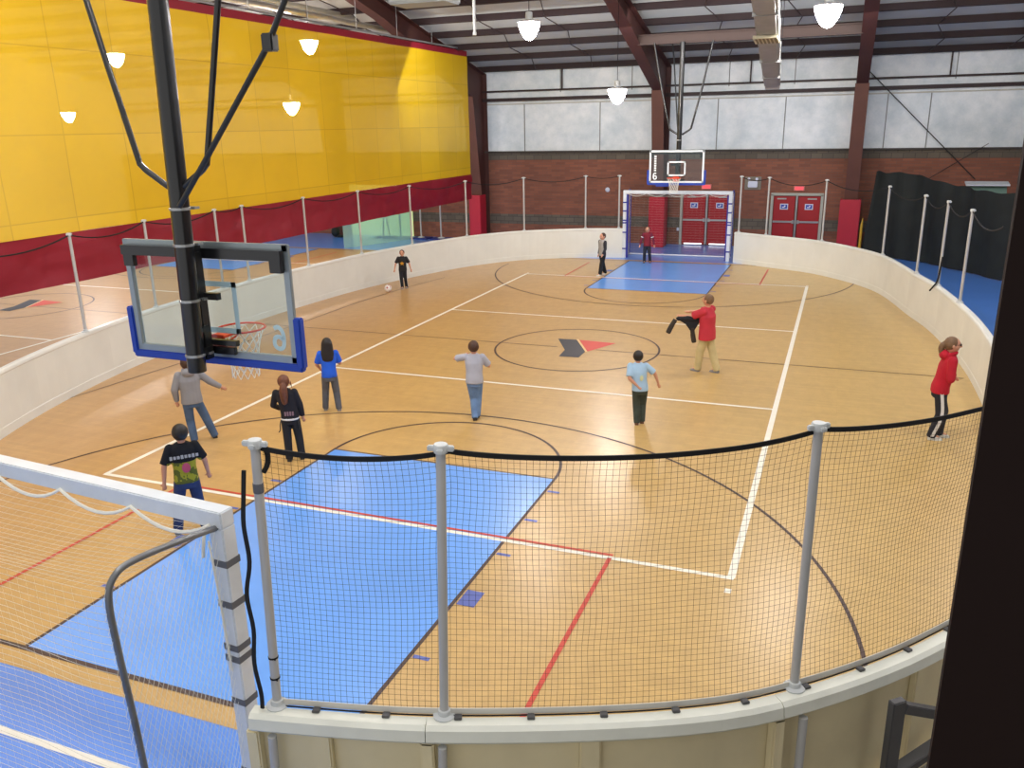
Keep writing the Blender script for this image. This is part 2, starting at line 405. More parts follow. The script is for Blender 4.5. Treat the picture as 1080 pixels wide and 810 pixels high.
# neighbouring court: tan from this rink's boards to beyond its own side
g.poly([(-27, -12.85, .0012), (-9.2, -12.85, .0012), (-9.2, 8, .0012), (-10.2, 10.2, .0012), (-12.3, 12.85, .0012), (-21.6, 12.85, .0012), (-27, 8, .0012)])
g.build('maple_surface', FLOOR, FLO)
g = MB(); g.poly([(2.3, -22, .001), (14, -22, .001), (14, -9, .001), (2.3, -9, .001)]); g.build('grey_rubber_surface', mat('grey_rubber', (120, 116, 106), .8), FLO)  # unseen neutral patch added to cut blue bounce onto boards and posts
def markings(dx):
    w = MB(); kk = MB(); rr = MB(); bb = MB(); key = MB()
    def T(P): return [(p[0]+dx, p[1]) for p in P]
    for a, b in (((-4.5, -9), (4.5, -9)), ((-4.5, 9), (4.5, 9)), ((-4.5, -3), (4.5, -3)), ((-4.5, 3), (4.5, 3)), ((-4.5, -9), (-4.5, 9)), ((4.5, -9), (4.5, 9))):
        ww = .07 if a[0] != b[0] else .085
        ex = .03 if a[0] != b[0] else 0
        n = 1
        w.ribbon(T([(a[0]-ex, a[1]), (b[0]+ex, b[1])]), ww, .0065 if a[0] != b[0] else .0062)
    w.box((4.5+dx, -9.28, .006), (.07, .09, .001)); w.box((-4.5+dx, 9.15, .006), (.07, .09, .001)); w.box((4.5+dx, 9.15, .006), (.07, .09, .001))
    for s in (-1, 1):
        key.poly([(x+dx, y*s, .004) for x, y in ((-1.8, 7.07), (1.8, 7.07), (1.8, 12.57), (-1.8, 12.57))])
        kk.ribbon(T([(-1.82, 12.57*s), (-1.82, 7.05*s), (1.82, 7.05*s), (1.82, 12.57*s)]), .045, .005)
        kk.ribbon(T([(x, 12.6*s) for x in (-4.6, 4.3)]), .06, .0052)
        kk.ribbon(T([(p[0], p[1]*s) for p in arc((0, 7.07), 1.82, 0, -PI, 40)]), .045, .0053)
        P3 = [(5.88, 12.0 if s < 0 else 10.9)] + [(p[0], p[1]) for p in arc((0, 10.75), 5.88, -.0, -PI, 70)] + [(-5.88, 10.9)]
        if s < 0: P3 = [(5.88, 11.2)] + P3[1:]
        kk.ribbon(T([(p[0], p[1]*s) for p in P3]), .042, .0054)
        for sx in (-1, 1):
            for yy in (7.48, 8.39, 9.33, 11.44):
                bb.box((sx*1.94+dx, yy*s, .005), (.17, .05, .002))
            bb.box((sx*1.96+dx, 10.33*s, .005), (.2, .3, .002))
        for sx in (-1, 1):
            rr.ribbon(T([(sx*3.13, 9.0*s), (sx*3.13, 11.9*s)]), .05, .0068)
        rr.ribbon(T([(-3.15, 8.93*s), (3.15, 8.93*s)]), .045, .0072)
    kk.ribbon(T([(-8.7, 0), (-.45, 0)]), .03, .0056); kk.ribbon(T([(.45, 0), (7.75 if dx == 0 else 7.6, 0)]), .03, .0056)
    kk.ribbon(T(arc((0, 0), 1.83, 0, 2*PI, 64)[:-1]), .045, .0057, loop=True)
    # near 3.4 m inner border line following the boards on the left
    if dx == 0:
        kk.ribbon([(-8.2, -7.2), (-8.0, -5.2), (-7.75, -2.8), (-7.6, .2), (-7.55, 3.2), (-7.3, 5.6), (-6.9, 7.6)], .03, .0058)
    w.build('white_court_line', WLINE, FLO); kk.build('dark_court_line', KLINE, FLO); rr.build('red_crease_line', RLINE, FLO)
    bb.build('blue_lane_mark', BLULINE, FLO); key.build('blue_key', BLUE2, FLO)
    lk = MB(); lk.poly([(x+dx, y, .0075) for x, y in ((-.67, .72), (-.23, .75), (.27, -.22), (.27, -.74), (-.17, -.77), (-.21, -.21))])
    # chevron with a notch on its left side
    lk.build('logo_arrow', LOGOK, FLO)
    lr = MB(); lr.poly([(x+dx, y, .0075) for x, y in ((-.16, .75), (.73, .68), (.31, -.21))]); lr.build('logo_triangle', LOGOR, FLO)
    cu = MB(); cu.ribbon(T([(-.22, .8), (.3, -.24)]), .05, .0078); cu.build('logo_gap', mat('pale_tan_paint', (226, 196, 140), .5), FLO)
markings(0.); markings(-16.95)
g = MB(); g.ribbon([(-1.9, -13.53), (1.8, -13.53)], .07, .004); g.build('white_goal_line', WLINE, FLO)

# ------------------------------------------------------------------ rink boards
BH = 1.07
def resample(P, L):
    out = [Vector((*P[0], 0))]; P = [Vector((*p, 0)) for p in P]
    acc = 0; 
    tot = sum((b-a).length for a, b in zip(P[:-1], P[1:])); n = max(1, round(tot/L)); step = tot/n; d = 0; t = step
    for a, b in zip(P[:-1], P[1:]):
        l = (b-a).length
        while d+l >= t-1e-6 and len(out) < n:
            out.append(a+(b-a)*((t-d)/l)); t += step
        d += l
    out.append(P[-1]); return out
def board_panel(P, sgn, label, group=None, detail=False):
    """P: inner face polyline for one panel, sgn: side on which the outside lies"""
    t = thing('rink_board_panel', label, 'rink board', tuple(P[0]), group=group)
    o = P[0]; Q = [p-o for p in P]; K = len(Q)
    nrm = []
    for i in range(K):
        d = (Q[min(i+1, K-1)]-Q[max(i-1, 0)]).normalized(); nrm.append(Vector((-d.y, d.x, 0))*sgn)
    def sw(name, prof, m, a=0, b=None):
        idx = range(K)[a:b] if b else range(K)[a:]
        mb = MB(); mb.loft([[Q[i]+nrm[i]*u+Vector((0, 0, z)) for u, z in prof] for i in idx]); return mb.build(name, m, t, smooth=False)
    sw('face_sheet', [(0, .0), (.03, .0), (.03, BH-.05), (0, BH-.02)], BOARD)
    sw('top_rail', [(-.012, BH-.05), (-.004, BH-.008), (.02, BH+.012), (.10, BH+.012), (.13, BH-.012), (.14, BH-.09), (.11, BH-.125), (.028, BH-.125)], RAIL if detail else BOARD)
    sw('kick_plate', [(-.006, .0), (-.006, .15), (0, .16), (0, 0)], BOARD)
    if detail:
        sw('bottom_rail', [(.028, .0), (.12, .0), (.12, .1), (.028, .1)], BOARDB)
        def rib(i, w, dep):
            rb = MB(); d = Vector((-nrm[i].y, nrm[i].x, 0)); c = Q[i]+nrm[i]*(.03+dep/2)+Vector((0, 0, BH/2-.03))
            rb.box(c, (w, dep, BH-.2), rz=math.atan2(d.y, d.x), bev=.012); rb.build('rib', BOARDB, t)
        L = K-1
        rib(0, .09, .08); rib(L, .09, .08); rib(L//2, .14, .06)
        bk = MB(); bk.loft([[Q[i]+nrm[i]*u+Vector((0, 0, z)) for u, z in ((.029, .1), (.036, .1), (.036, BH-.12), (.029, BH-.12))] for i in range(K)])
        bk.build('back_sheet', BOARDB, t)
    return t
PL = spline([(*p, 0) for p in LEFT], 12); PR = spline([(*p, 0) for p in RIGHT], 12)
def ordinal(n): return ['first', 'second', 'third', 'fourth', 'fifth', 'sixth', 'seventh', 'eighth', 'ninth', 'tenth', 'eleventh', 'twelfth', 'thirteenth', 'fourteenth', 'fifteenth'][n]
def run(P, L, sgn, fmt, nearfmt=None):
    pts = resample([(p.x, p.y) for p in P], L/8)
    # regroup every 8 samples
    n = (len(pts)-1)//8; i = 0; k = 0
    while i < len(pts)-1:
        j = min(i+8, len(pts)-1)
        if len(pts)-1-j < 4: j = len(pts)-1
        seg = pts[i:j+1]; mid = seg[len(seg)//2]
        near = sgn > 0 and mid.y < -9.5
        board_panel(seg, sgn, fmt(k, mid), detail=near); i = j; k += 1
run(PL, 2.35, -1, lambda k, m: 'white rink board panel, %s from the far goal along the left side' % ordinal(k))
# right run, split so that the near seams sit by the posts
ir = min(range(len(PR)), key=lambda i: (PR[i]-Vector((7.4, -8.2, 0))).length)
run(PR[:ir+1], 2.35, 1, lambda k, m: 'white rink board panel, %s from the far goal along the right side' % ordinal(k))
def between(P, a, b):
    i = min(range(len(P)), key=lambda i: (P[i]-Vector((*a, 0))).length); j = min(range(len(P)), key=lambda i: (P[i]-Vector((*b, 0))).length); return P[i:j+1]
for a, b, lab in (((1.86, -13.62), (2.98, -13.33), 'white board panel under the hockey netting, right beside the near goal post'),
                  ((2.98, -13.33), (5.12, -12.35), 'cream-backed board panel under the netting, between the two nearer posts'),
                  ((5.12, -12.35), (6.9, -10.1), 'cream-backed board panel with a grey steel brace leaning on it'),
                  ((6.9, -10.1), (7.4, -8.2), 'board panel partly hidden by the dark column at the right')):
    s = between(list(reversed(PR)), a, b)if False else list(reversed(between(PR, b, a)))
    s = [Vector(p) for p in resample([(p.x, p.y) for p in s], .22)]
    board_panel(s, -1, lab, detail=True)
# end returns of the boards at the far goal
# ------------------------------------------------------------------ posts with caps
def post_proto():
    t = thing('net_post', 'x', 'post')
    m = MB(); m.tube([(0, 0, 1.075), (0, 0, 2.98)], .03, 12); m.build('pole', POST, t, True)
    m = MB(); m.lathe((0, 0, 0), [(.031, 2.955), (.042, 2.96), (.046, 3.0), (.04, 3.012), (.015, 3.015)], 14); m.box((0, 0, 2.985), (.16, .03, .035), bev=.006); m.box((0, .035, 2.98), (.04, .05, .03), bev=.006); m.build('cap', CAP, t, True)
    m = MB(); m.lathe((0, 0, 0), [(.075, 1.083), (.075, 1.092), (.045, 1.1), (.04, 1.13), (.031, 1.135)], 14); m.build('base_flange', CAP, t, True)
    m = MB(); m.tube([(.0, .12, .05), (0, .12, .93)], .03, 10); m.build('lower_tube', POST, t, True)
    return t
proto = post_proto(); first = [True]
def place_post(x, y, rz, label, sc=1.):
    o = proto if first[0] else copy_tree(proto)
    first[0] = False
    o.location = (x, y, 0); o.rotation_euler = (0, 0, rz); o['label'] = label; o['group'] = 'net posts standing on the rink boards'
    return o
def outward(P, x, y, sgn):
    i = min(range(1, len(P)-1), key=lambda i: (P[i]-Vector((x, y, 0))).length)
    d = (P[i+1]-P[i-1]).normalized(); n = Vector((-d.y, d.x, 0))*sgn; return P[i]+n*.06, n
def zr(n): return math.atan2(-n.x, n.y)
postsL = [(-8.35, -5.5), (-8.72, -3.16), (-8.88, -.9), (-8.9, .25), (-8.8, 2.75), (-8.6, 5.18), (-8.1, 7.52), (-7.35, 10), (-5.85, 12.05), (-3.7, 13.1), (-2.45, 13.32)]
descL = ['silver net post nearest the left edge of the view, in front of the maroon skirt', 'silver net post seen just left of the near hoop mast', 'silver net post seen through the glass near the mast', 'silver net post seen through the glass, right of the mast', 'silver net post just right of the near backboard', 'silver net post, second to the right of the near backboard', 'silver net post above the boy in the black shirt', 'silver net post at the right end of the maroon skirt', 'silver net post in front of the brick wall, left of the far goal', 'silver net post second from the far goal on its left', 'silver net post right beside the far goal on its left']
LP = []
for (x, y), d in zip(postsL, descL):
    p, n = outward(PL, x, y, -1); place_post(p.x, p.y, zr(n), d); LP.append(p)
place_post(-7.95, -8.2, 1.2, 'silver net post on the boards at the far left, out by the near corner'); LP.insert(0, Vector((-7.95, -8.2, 0)))
postsR = [(1.85, 12.95), (2.85, 12.45), (4.82, 11.25), (6.3, 8.7), (7.05, 5.55), (7.42, 4.0), (7.68, 2.04), (7.88, -.6)]
descR = ['silver net post right beside the far goal on its right', 'silver net post left of the second red doors', 'silver net post right of the second red doors', 'silver net post at the left end of the black curtain', 'silver net post second along the black curtain', 'silver net post with a dark strap hanging, before the black curtain', 'silver net post nearest the dark column, before the black curtain', 'silver net post hidden behind the dark column']
RP = []
for (x, y), d in zip(postsR, descR):
    p, n = outward(PR, x, y, 1)
    RP.append(p)
    if x < 7.8: place_post(p.x, p.y, zr(n), d)
NP = []
for (x, y), d in (((2.01, -13.59), 'tall silver net post with a taped band, beside the near goal'), ((3.12, -13.3), 'tall silver net post in the middle of the near netting'), ((5.26, -12.23), 'tall silver net post of the near netting, nearest the dark column')):
    p, n = outward(PR, x, y, 1); p = p-n*.06; NP.append((p, n)); o = place_post(p.x, p.y, zr(n), d)
    if x < 4:   # these two posts lean a little
        o.matrix_world = Matrix.Translation((p.x, p.y, 1.07)) @ Matrix.Rotation(.034, 4, 'Y') @ Matrix.Translation((0, 0, -1.07)) @ Matrix.Rotation(zr(n), 4, 'Z')
# ropes between far posts
def rope(a, b, sag, name='safety_rope', label='', z=2.97, r=.014):
    a = Vector(a); b = Vector(b); P = []
    for i in range(13):
        t = i/12; p = a.lerp(b, t); P.append((p.x, p.y, z-sag*4*t*(1-t)))
    m = MB(); m.tube(P, r, 6); o = m.build(name, ROPE); tag(o, label, 'rope', 'dark net ropes sagging between the post tops')
for i, (a, b) in enumerate(zip(LP[:-1], LP[1:])):
    rope(a, b, .16 if (b-a).length > 2 else .07, label='dark sagging rope between post tops, span %s from the left along the left boards' % ordinal(i))
for i, (a, b) in enumerate(zip(RP[:-1], RP[1:])):
    rope(a, b, .2 if (b-a).length > 1.6 else .1, label='dark sagging rope between post tops, %s span right of the far goal' % ordinal(i))

# ------------------------------------------------------------------ netting
def netmesh(F, nu, nv, r, mb=None, rv=None):
    mb = mb or MB()
    G = [[F(i/nu, j/nv) for j in range(nv+1)] for i in range(nu+1)]
    for i in range(nu+1): mb.tube(G[i], rv or r, 3, caps=False)
    for j in range(nv+1): mb.tube([G[i][j] for i in range(nu+1)], r, 3, caps=False)
    return mb
# near hockey netting: runs along the near right boards
near = list(reversed(between(PR, (7.6, -6.8), (2.01, -13.59))))
near = resample([(p.x, p.y) for p in near], .1)
cum = [0]
for a, b in zip(near[:-1], near[1:]): cum.append(cum[-1]+(b-a).length)
LT = cum[-1]
def npath(u):
    s = u*LT
    for i in range(len(cum)-1):
        if cum[i+1] >= s: return near[i].lerp(near[i+1], (s-cum[i])/(cum[i+1]-cum[i]))
    return near[-1]
pu = [0.]
for (p, n) in NP[1:]:
    i = min(range(len(near)), key=lambda i: (near[i]-p).length); pu.append(cum[i]/LT)
pu += [1.0]
def topz(u):
    for a, b in zip(pu[:-1], pu[1:]):
        if a <= u <= b+1e-9:
            t = (u-a)/(b-a); sag = .07 if b < .9 else .16
            if a == 0: sag = .06
            return 2.96-sag*(4*t*(1-t))**.8
    return 2.95
def netF(u, v):
    p = npath(u); p2 = npath(min(1, u+.01)); d = (p2-p) if u < .99 else (p-npath(.98)); d.normalize()
    n = Vector((d.y, -d.x, 0))*-1
    z = 1.10+(topz(u)-1.10)*v
    bil = .05*math.sin(PI*v)*(1+noise.noise(Vector((u*9, v*2.5, 3))))
    du = .022*noise.noise(Vector((u*14, v*4, 8.)))
    q = p+n*(bil+.01)+d*du
    q.x += .034*(z-1.07)*max(0, min(1, (4.7-p.x)/1.4))
    return Vector((q.x, q.y, z+.02*noise.noise(Vector((u*12, v*3, 1.)))*math.sin(PI*v)))
hn = thing('hockey_netting', 'black square-mesh netting strung between the near posts above the boards', 'netting')
nu = int(LT/.041); nv = 46
netmesh(netF, nu, nv, .0012).build('mesh_net', NETBLK, hn)
m = MB()
rows = [netF(i/160, 1.) for i in range(161)]
m.loft([[p+Vector((0, 0, dz))+Vector((0, dy, 0)) for dz, dy in ((-.015, -.006), (-.015, .006), (.017, .006), (.017, -.006))] for p in rows]); m.build('top_band', ROPE, hn)
m = MB(); m.loft([[netF(i/160, 0)+Vector((0, dy, dz)) for dz, dy in ((-.012, -.006), (-.012, .006), (.03, .004), (.03, -.004))] for i in range(161)]); m.build('bottom_binding', NETGRY, hn)
m = MB(); m.tube([netF(i/160, 0)+Vector((0, -.02, -.012)) for i in range(161)], .006, 6); m.build('lacing_cord', ROPE, hn)
for q in range(20):
    u = (q+.6)/20; p = npath(u)
    i = min(range(1, len(near)-1), key=lambda i: (near[i]-p).length); d = (near[i+1]-near[i-1]).normalized(); n = Vector((d.y, -d.x, 0))
    m = MB(); m.box(p+n*.028+Vector((0, 0, 1.09)), (.05, .05, .02), rz=math.atan2(d.y, d.x), bev=.004); m.build('rail_clip', GREYST, hn)
# loose strap hanging by the first near post
m = MB(); m.tube(spline([(2.10, -13.54, 2.96), (2.12, -13.54, 2.9), (2.12, -13.55, 2.84), (2.10, -13.57, 2.79)], 5), .018, 6)
tag(m.build('hanging_strap', ROPE), 'short black strap looped under the cap of the post beside the near goal', 'strap')
m = MB(); pts = spline([(2.045, -13.68, 2.84), (2.01, -13.67, 2.66), (1.975, -13.66, 2.45), (1.985, -13.66, 2.2), (1.93, -13.66, 1.95), (1.95, -13.66, 1.7), (1.93, -13.67, 1.45), (1.955, -13.67, 1.22), (1.95, -13.67, 1.1)], 5)
m.loft([[p+Vector((a*.013, b*.006, 0)) for a, b in ((-1, -1), (1, -1), (1, 1), (-1, 1))] for p in pts])
tag(m.build('dangling_strap', ROPE), 'long black strap dangling down beside the taped silver post', 'strap')
p0, n0 = NP[0]
m = MB(); m.lathe((p0.x+.054, p0.y, 0), [(.032, 2.66), (.034, 2.665), (.034, 2.72), (.032, 2.725)], 12); tag(m.build('post_tape', TAPE), 'grey tape wound round the post beside the near goal', 'tape')
for z in (1.30, 1.46): 
    m = MB(); m.lathe((p0.x+.034*(z-1.07), p0.y, 0), [(.031, z), (.034, z), (.034, z+.012), (.031, z+.012)], 12); m.box((p0.x+.035, p0.y-.02, z), (.02, .006, .006))
    tag(m.build('cable_tie', ROPE), 'black cable tie round the foot of the post beside the near goal, %s' % ('lower' if z < 1.4 else 'upper'), 'cable tie')
# strap on far right post
m = MB(); q = RP[5]; m.tube(spline([(q.x+.02, q.y-.04, 1.75), (q.x-.0, q.y-.05, 1.5), (q.x-.03, q.y-.06, 1.2), (q.x-.10, q.y-.05, 1.06), (q.x-.16, q.y, .95)], 4), .02, 6)
tag(m.build('dark_strap', ROPE), 'dark strap hanging from the third post before the black curtain', 'strap')
# grey brace behind boards
t = thing('steel_brace', 'dark grey steel brace standing against the back of the near boards', 'brace', (5.93, -12.02, 0), rz=.72)
m = MB(); m.box((0, 0, .50), (.11, .06, 1.0), bev=.006); m.build('upright', GREYST, t)
m = MB(); m.bar((.0, .0, .35), (.75, .12, .42), .09, .07, .006); m.build('cross_bar', GREYST, t)
m = MB(); m.bar((.05, 0, .93), (.5, .02, .72), .07, .07, .006); m.build('diagonal_strut', GREYST, t)

# ------------------------------------------------------------------ basketball hoops
def digit_six(mb, c, h, y, flip=1):
    cx, cz = c
    P = spline([(cx+.22*h, y, cz+.42*h), (cx, y, cz+.5*h), (cx-.22*h, y, cz+.3*h), (cx-.27*h, y, cz-.1*h), (cx-.2*h, y, cz-.4*h), (cx, y, cz-.5*h), (cx+.2*h, y, cz-.4*h), (cx+.25*h, y, cz-.2*h), (cx+.18*h, y, cz+.0*h), (cx, y, cz+.06*h), (cx-.2*h, y, cz-.04*h)], 5)
    w = .1*h
    K = len(P); R = []
    for i in range(K):
        tt = (P[min(i+1, K-1)]-P[max(i-1, 0)]).normalized(); n = Vector((tt.z, 0, -tt.x))
        R.append([P[i]+n*w+Vector((0, d, 0)) for d in (-.001, .001)]+[P[i]-n*w+Vector((0, d, 0)) for d in (.001, -.001)])
    mb.loft(R)
def hoop(loc, rz, label, strip, strut_far):
    """local frame: board face looks toward -y, rim sticks out to -y, mast behind at +y"""
    t = thing('basketball_hoop', label, 'basketball hoop', loc, rz)
    W, H0, H1 = .915, 2.87, 3.93
    m = MB(); m.box((0, 0, (H0+H1)/2), (2*W-.04, .012, H1-H0-.04)); gl = m.build('backboard_glass', GLASS, t)
    m = MB()
    for z in (H0+.03, H1-.03): m.box((0, .0, z), (2*W, .04, .065), bev=.005)
    for s in (-1, 1): m.box((s*(W-.03), 0, (H0+H1)/2), (.065, .04, H1-H0), bev=.005)
    m.build('backboard_frame', ALU, t)
    m = MB(); y = -.023
    for z in (H0+.035, H1-.035): m.box((0, y, z), (2*W-.01, .003, .055))
    for s in (-1, 1): m.box((s*(W-.035), y, (H0+H1)/2), (.055, .003, H1-H0-.01))
    y = -.009
    for z in (3.12, 3.12+.43): m.box((0, y, z), (.61, .003, .05))
    for s in (-1, 1): m.box((s*.28, y, 3.335), (.05, .003, .48))
    m.build('white_target_line', WFRAME, t)
    m = MB(); digit_six(m, (-W+.2, 3.09), .2, -.009); m.build('painted_number', WFRAME, t)
    if strip:
        m = MB()
        for q in range(7): m.box((-W+.2, -.009, 3.28+q*.075), (.075, .003, .055))
        m.build('painted_lettering', WFRAME, t)
    # blue edge padding along the bottom and up the sides
    m = MB(); m.box((0, 0, H0-.035), (2*W+.1, .07, .075), bev=.012)
    for s in (-1, 1): m.box((s*(W+.03), 0, H0+.19), (.075, .075, .46), bev=.012)
    m.build('edge_padding', PADBLUE, t)
    # rim
    m = MB(); m.tube([(.228*math.cos(a), -.38+.228*math.sin(a), 3.05) for a in [2*PI*i/28 for i in range(28)]], .010, 8, loop=True)
    m.box((0, -.09, 3.045), (.16, .15, .02)); m.box((0, -.02, 2.99), (.2, .02, .16), bev=.006)
    m.bar((-.06, -.03, 2.96), (-.1, -.2, 3.035), .014); m.bar((.06, -.03, 2.96), (.1, -.2, 3.035), .014)
    m.build('rim', RIM, t, True)
    # net: diamonds
    m = MB(); K = 12; lv = 7
    def np_(k, l):
        a = 2*PI*(k+.5*(l % 2))/K; r = .222-.1*(1-math.exp(-l*.42)); return Vector((r*math.cos(a), -.38+r*math.sin(a), 3.04-l*.068))
    for k2 in range(K):
        for l in range(lv):
            a = np_(k2, l); 
            b1 = np_(k2, l+1); b2 = np_(k2-1 if l % 2 == 0 else k2+1, l+1)
            m.tube([a, b1], .0042, 4, caps=False); m.tube([a, b2], .0042, 4, caps=False)
    m.build('hoop_net', NETWHT, t)
    # steel carrier behind the board
    m = MB()
    m.box((0, .06, H1-.09), (2*W-.06, .06, .09), bev=.004)
    for s in (-1, 1): m.box((s*(W-.1), .055, H1-.17), (.12, .05, .14), bev=.004); m.box((s*(W-.09), .03, H1-.16), (.1, .02, .12))
    m.box((.0, .05, H0+.08), (.55, .04, .07), bev=.004)
    m.build('rear_cross_member', BLACKST, t)
    m = MB(); m.box((.0, .13, (H0+H1)/2), (.1, .1, H1-H0-.02), bev=.006)
    for z in (H0+.1, H0+.3, 3.42, H1-.1): m.box((0, .19, z), (.13, .14, .06), bev=.004)
    m.box((-.12, .1, 3.46), (.16, .05, .06)); m.box((-.16, .07, 3.03), (.32, .05, .05)); m.build('carrier_bracket', BLACKST, t)
    # mast
    yb = .25 if not strut_far else .3; zt = roofz(loc[1])-.3 if not strut_far else 7.3
    mx = (lambda z: .02-(z-2.8)*.033) if not strut_far else (lambda z: 0.); mr = .082
    m = MB(); m.tube([(mx(2.79), yb, 2.79), (mx(zt), yb, zt)], mr, 18); m.build('mast', BLACKST, t, True)
    for z in (2.93, 3.43, 3.92, 4.23):
        m = MB(); m.lathe((mx(z), yb, 0), [(.083, z), (.09, z+.003), (.09, z+.022), (.083, z+.025)], 18); m.box((mx(z)-.03, yb-.11, z+.012), (.12, .06, .02)); m.build('clamp_band', BAND, t)
    cx = mx(4.5)+.02
    for s in (-1, 1):
        m = MB(); m.tube(spline([(cx+s*.07, yb, 4.42), (cx+s*.2, yb, 4.50), (cx+s*.34, yb, 4.60), (cx+s*.39, yb, 4.75), (cx+s*.665, yb, 5.88)], 4)+[Vector((cx+s*(.665+(zt-5.88)*.2), yb, zt))], .026 if not strut_far else .032, 10)
        m.build('side_strut', BLACKST, t, True)
    if not strut_far: FS = [(-.1, yb+.08, 4.27), (-.46, .35, 4.66), (-1.18, .37, 5.48), (-1.39, .4, 5.78), (-1.39-(zt-5.78)*.69, .8, zt)]
    else: FS = [(-.05, yb+.1, 4.4), (-.12, yb+.2, 4.8), (-.42, yb+.8, 6.85), (-.5, yb+.9, zt)]
    m = MB(); m.tube(FS, .024, 10); m.build('folding_strut', DKST, t, True)
    if not strut_far:
        m = MB(); m.box((-1.2, .37, 5.5), (.1, .09, .13), bev=.01); m.build('strut_joint', BLACKST, t)
    return t
hoop((0, 11.4, 0), 0, 'far basketball hoop on a ceiling mast, above the far goal', True, True)
hoop((-.045, -11.42, -.07), PI, 'near basketball hoop seen from behind, with blue padded glass backboard', False, False)
# ------------------------------------------------------------------ goals
def goal(loc, rz, label, x0, x1, H, inner):
    t = thing('goal', label, 'goal', loc, rz)   # opening looks toward -y local, net goes back to +y
    s_ = .12
    m = MB(); m.box(((x0+x1)/2, 0, H-s_/2), (x1-x0, s_, s_), bev=.008); m.build('crossbar', WHITEP, t)
    for x in (x0+s_/2, x1-s_/2):
        m = MB(); m.box((x, 0, (H-s_)/2), (s_, s_, H-s_-.002), bev=.008); pst = m.build('goal_post', WHITEP, t)
        for z in (2.04, 1.73, 1.39, 1.30, .95, .35):
            k_ = MB(); k_.box((x, 0, z), (s_+.006, s_+.006, .05), rx=0); k_.build('tape_band', TAPE if not inner else BLUEST, pst)
    D = .9
    for x in (x0+.06, x1-.06):
        P = spline([(x, .05, H-.12), (x, .35, H-.07), (x, D-.2, H-.03), (x, D-.06, H-.06), (x, D, H-.18), (x, D+.0, H-.5), (x, D-.03, 1.2), (x, D-.05, .03)], 6)
        m = MB(); m.tube(P, .021, 12); m.build('rear_frame', BLUEST if inner else PIPE, t, True)
        if inner:
            sx = 1 if x < 0 else -1
            m = MB(); m.box((x+sx*.09, .06, (H-.15)/2), (.06, .06, H-.16)); m.build('blue_inner_post', BLUEST, t)
    m = MB(); m.tube([(x0+.06, D-.05, .035), (x1-.06, D-.05, .035)], .03, 10); m.build('ground_bar', WHITEP, t, True)
    # net
    nn = MB(); xa, xb = x0+.07, x1-.07
    def F(u, v):
        x = xa+(xb-xa)*u
        ys = D+.2; L1 = .95; tot = L1+H
        s = v*tot; e = math.sin(PI*u)
        if s < L1:
            q = s/L1; y = .06+(D-.06)*q; z = H-.1-.02*q-.16*e**.6*math.sin(PI*min(1, q*.75+.12))
        else:
            q = (s-L1)/H; y = D-.04*q+.03; z = (H-.12-.16*e**.6*math.sin(PI*.87)*(1-q))*(1-q)+.02
        return Vector((x+.02*noise.noise(Vector((u*6, v*6, 2))), y+.02*noise.noise(Vector((u*6, v*6, 5))), z))
    c = .16 if inner else .085
    netmesh(F, int((xb-xa)/c), int((.95+H)/(c*.62)), .0016 if not inner else .0011, nn, .0005)
    for x in (xa-.01, xb+.01):
        def S(u, v):
            z = (H-.12)*(1-v)+.02; y = .05+(D-.06*v)*u
            return Vector((x, y, z-.06*math.sin(PI*u)*(1-v)))
        # diagonal look: shear the side grid
        G = 16
        for i in range(-24, 24):
            seg = [S(min(1, max(0, (i+j)/20)), j/24) for j in range(25) if 0 <= (i+j)/20 <= 1]
            if len(seg) > 1: nn.tube(seg, .0018 if not inner else .001, 3, caps=False)
            seg = [S(min(1, max(0, (24-j+i)/20)), j/24) for j in range(25) if 0 <= (24-j+i)/20 <= 1]
            if len(seg) > 1: nn.tube(seg, .0007, 3, caps=False)
    nn.build('goal_net', NETWHT, t)
    # festooned rope along the crossbar
    m = MB(); P = []
    k_ = 5
    for i in range(k_):
        a = x0+.1+(x1-x0-.2)*i/k_; b = x0+.1+(x1-x0-.2)*(i+1)/k_
        P += [Vector((a+(b-a)*q/8, .07, H-.10-.11*4*(q/8)*(1-q/8))) for q in range(8)]
    m.tube(P, .013, 6); m.build('net_rope', NETWHT, t, True)
    if not inner:
        m = MB(); m.tube(spline([(x0+.14, .07, H-.12), (x0+.12, .12, H-.22), (x0+.16, .1, H-.33)], 4), .012, 6); m.tube(spline([(x0+.09, .1, H-.2), (x0+.07, .09, H-.7), (x0+.06, .08, H-1.2)], 5), .008, 6); m.build('loose_cord', NETWHT, t, True)
    return t
goal((0, -13.33, 0), PI-.077, 'large white goal frame with white net in the near left corner', -1.68, 2.15, 2.42, False)
goal((0, 13.32, 0), 0, 'white and blue goal frame at the far end of the rink', -2.25, 1.66, 2.47, True)

# ------------------------------------------------------------------ curtain
cur = thing('divider_curtain', 'huge yellow vinyl divider curtain with a maroon skirt along the left', 'curtain')
def drape(name, z0, z1, amp, mt, y0=-14, y1=15.1, nz=6, x=-9.15, kk=1.):
    m = MB(); ny = 180; G = []
    for i in range(ny+1):
        y = y0+(y1-y0)*i/ny
        row = []
        for j in range(nz+1):
            z = z0+(z1-z0)*j/nz
            w = amp*(noise.noise(Vector((y*.5*kk, z*.8*kk, 0)))+.4*noise.noise(Vector((y*1.7*kk, z*2.2*kk, 4))))
            row.append(m.bm.verts.new((x+w, y, z)))
        G.append(row)
    for i in range(ny):
        for j in range(nz): m._f([G[i][j], G[i+1][j], G[i+1][j+1], G[i][j+1]])
    return m.build(name, mt, cur, True)
drape('yellow_panel', 2.92, 7.46, .03, YEL, nz=12)
drape('top_hem', 7.46, 7.66, .01, MAROON)
drape('maroon_skirt', 1.93, 2.92, .09, MAROON, nz=12, kk=1.6)
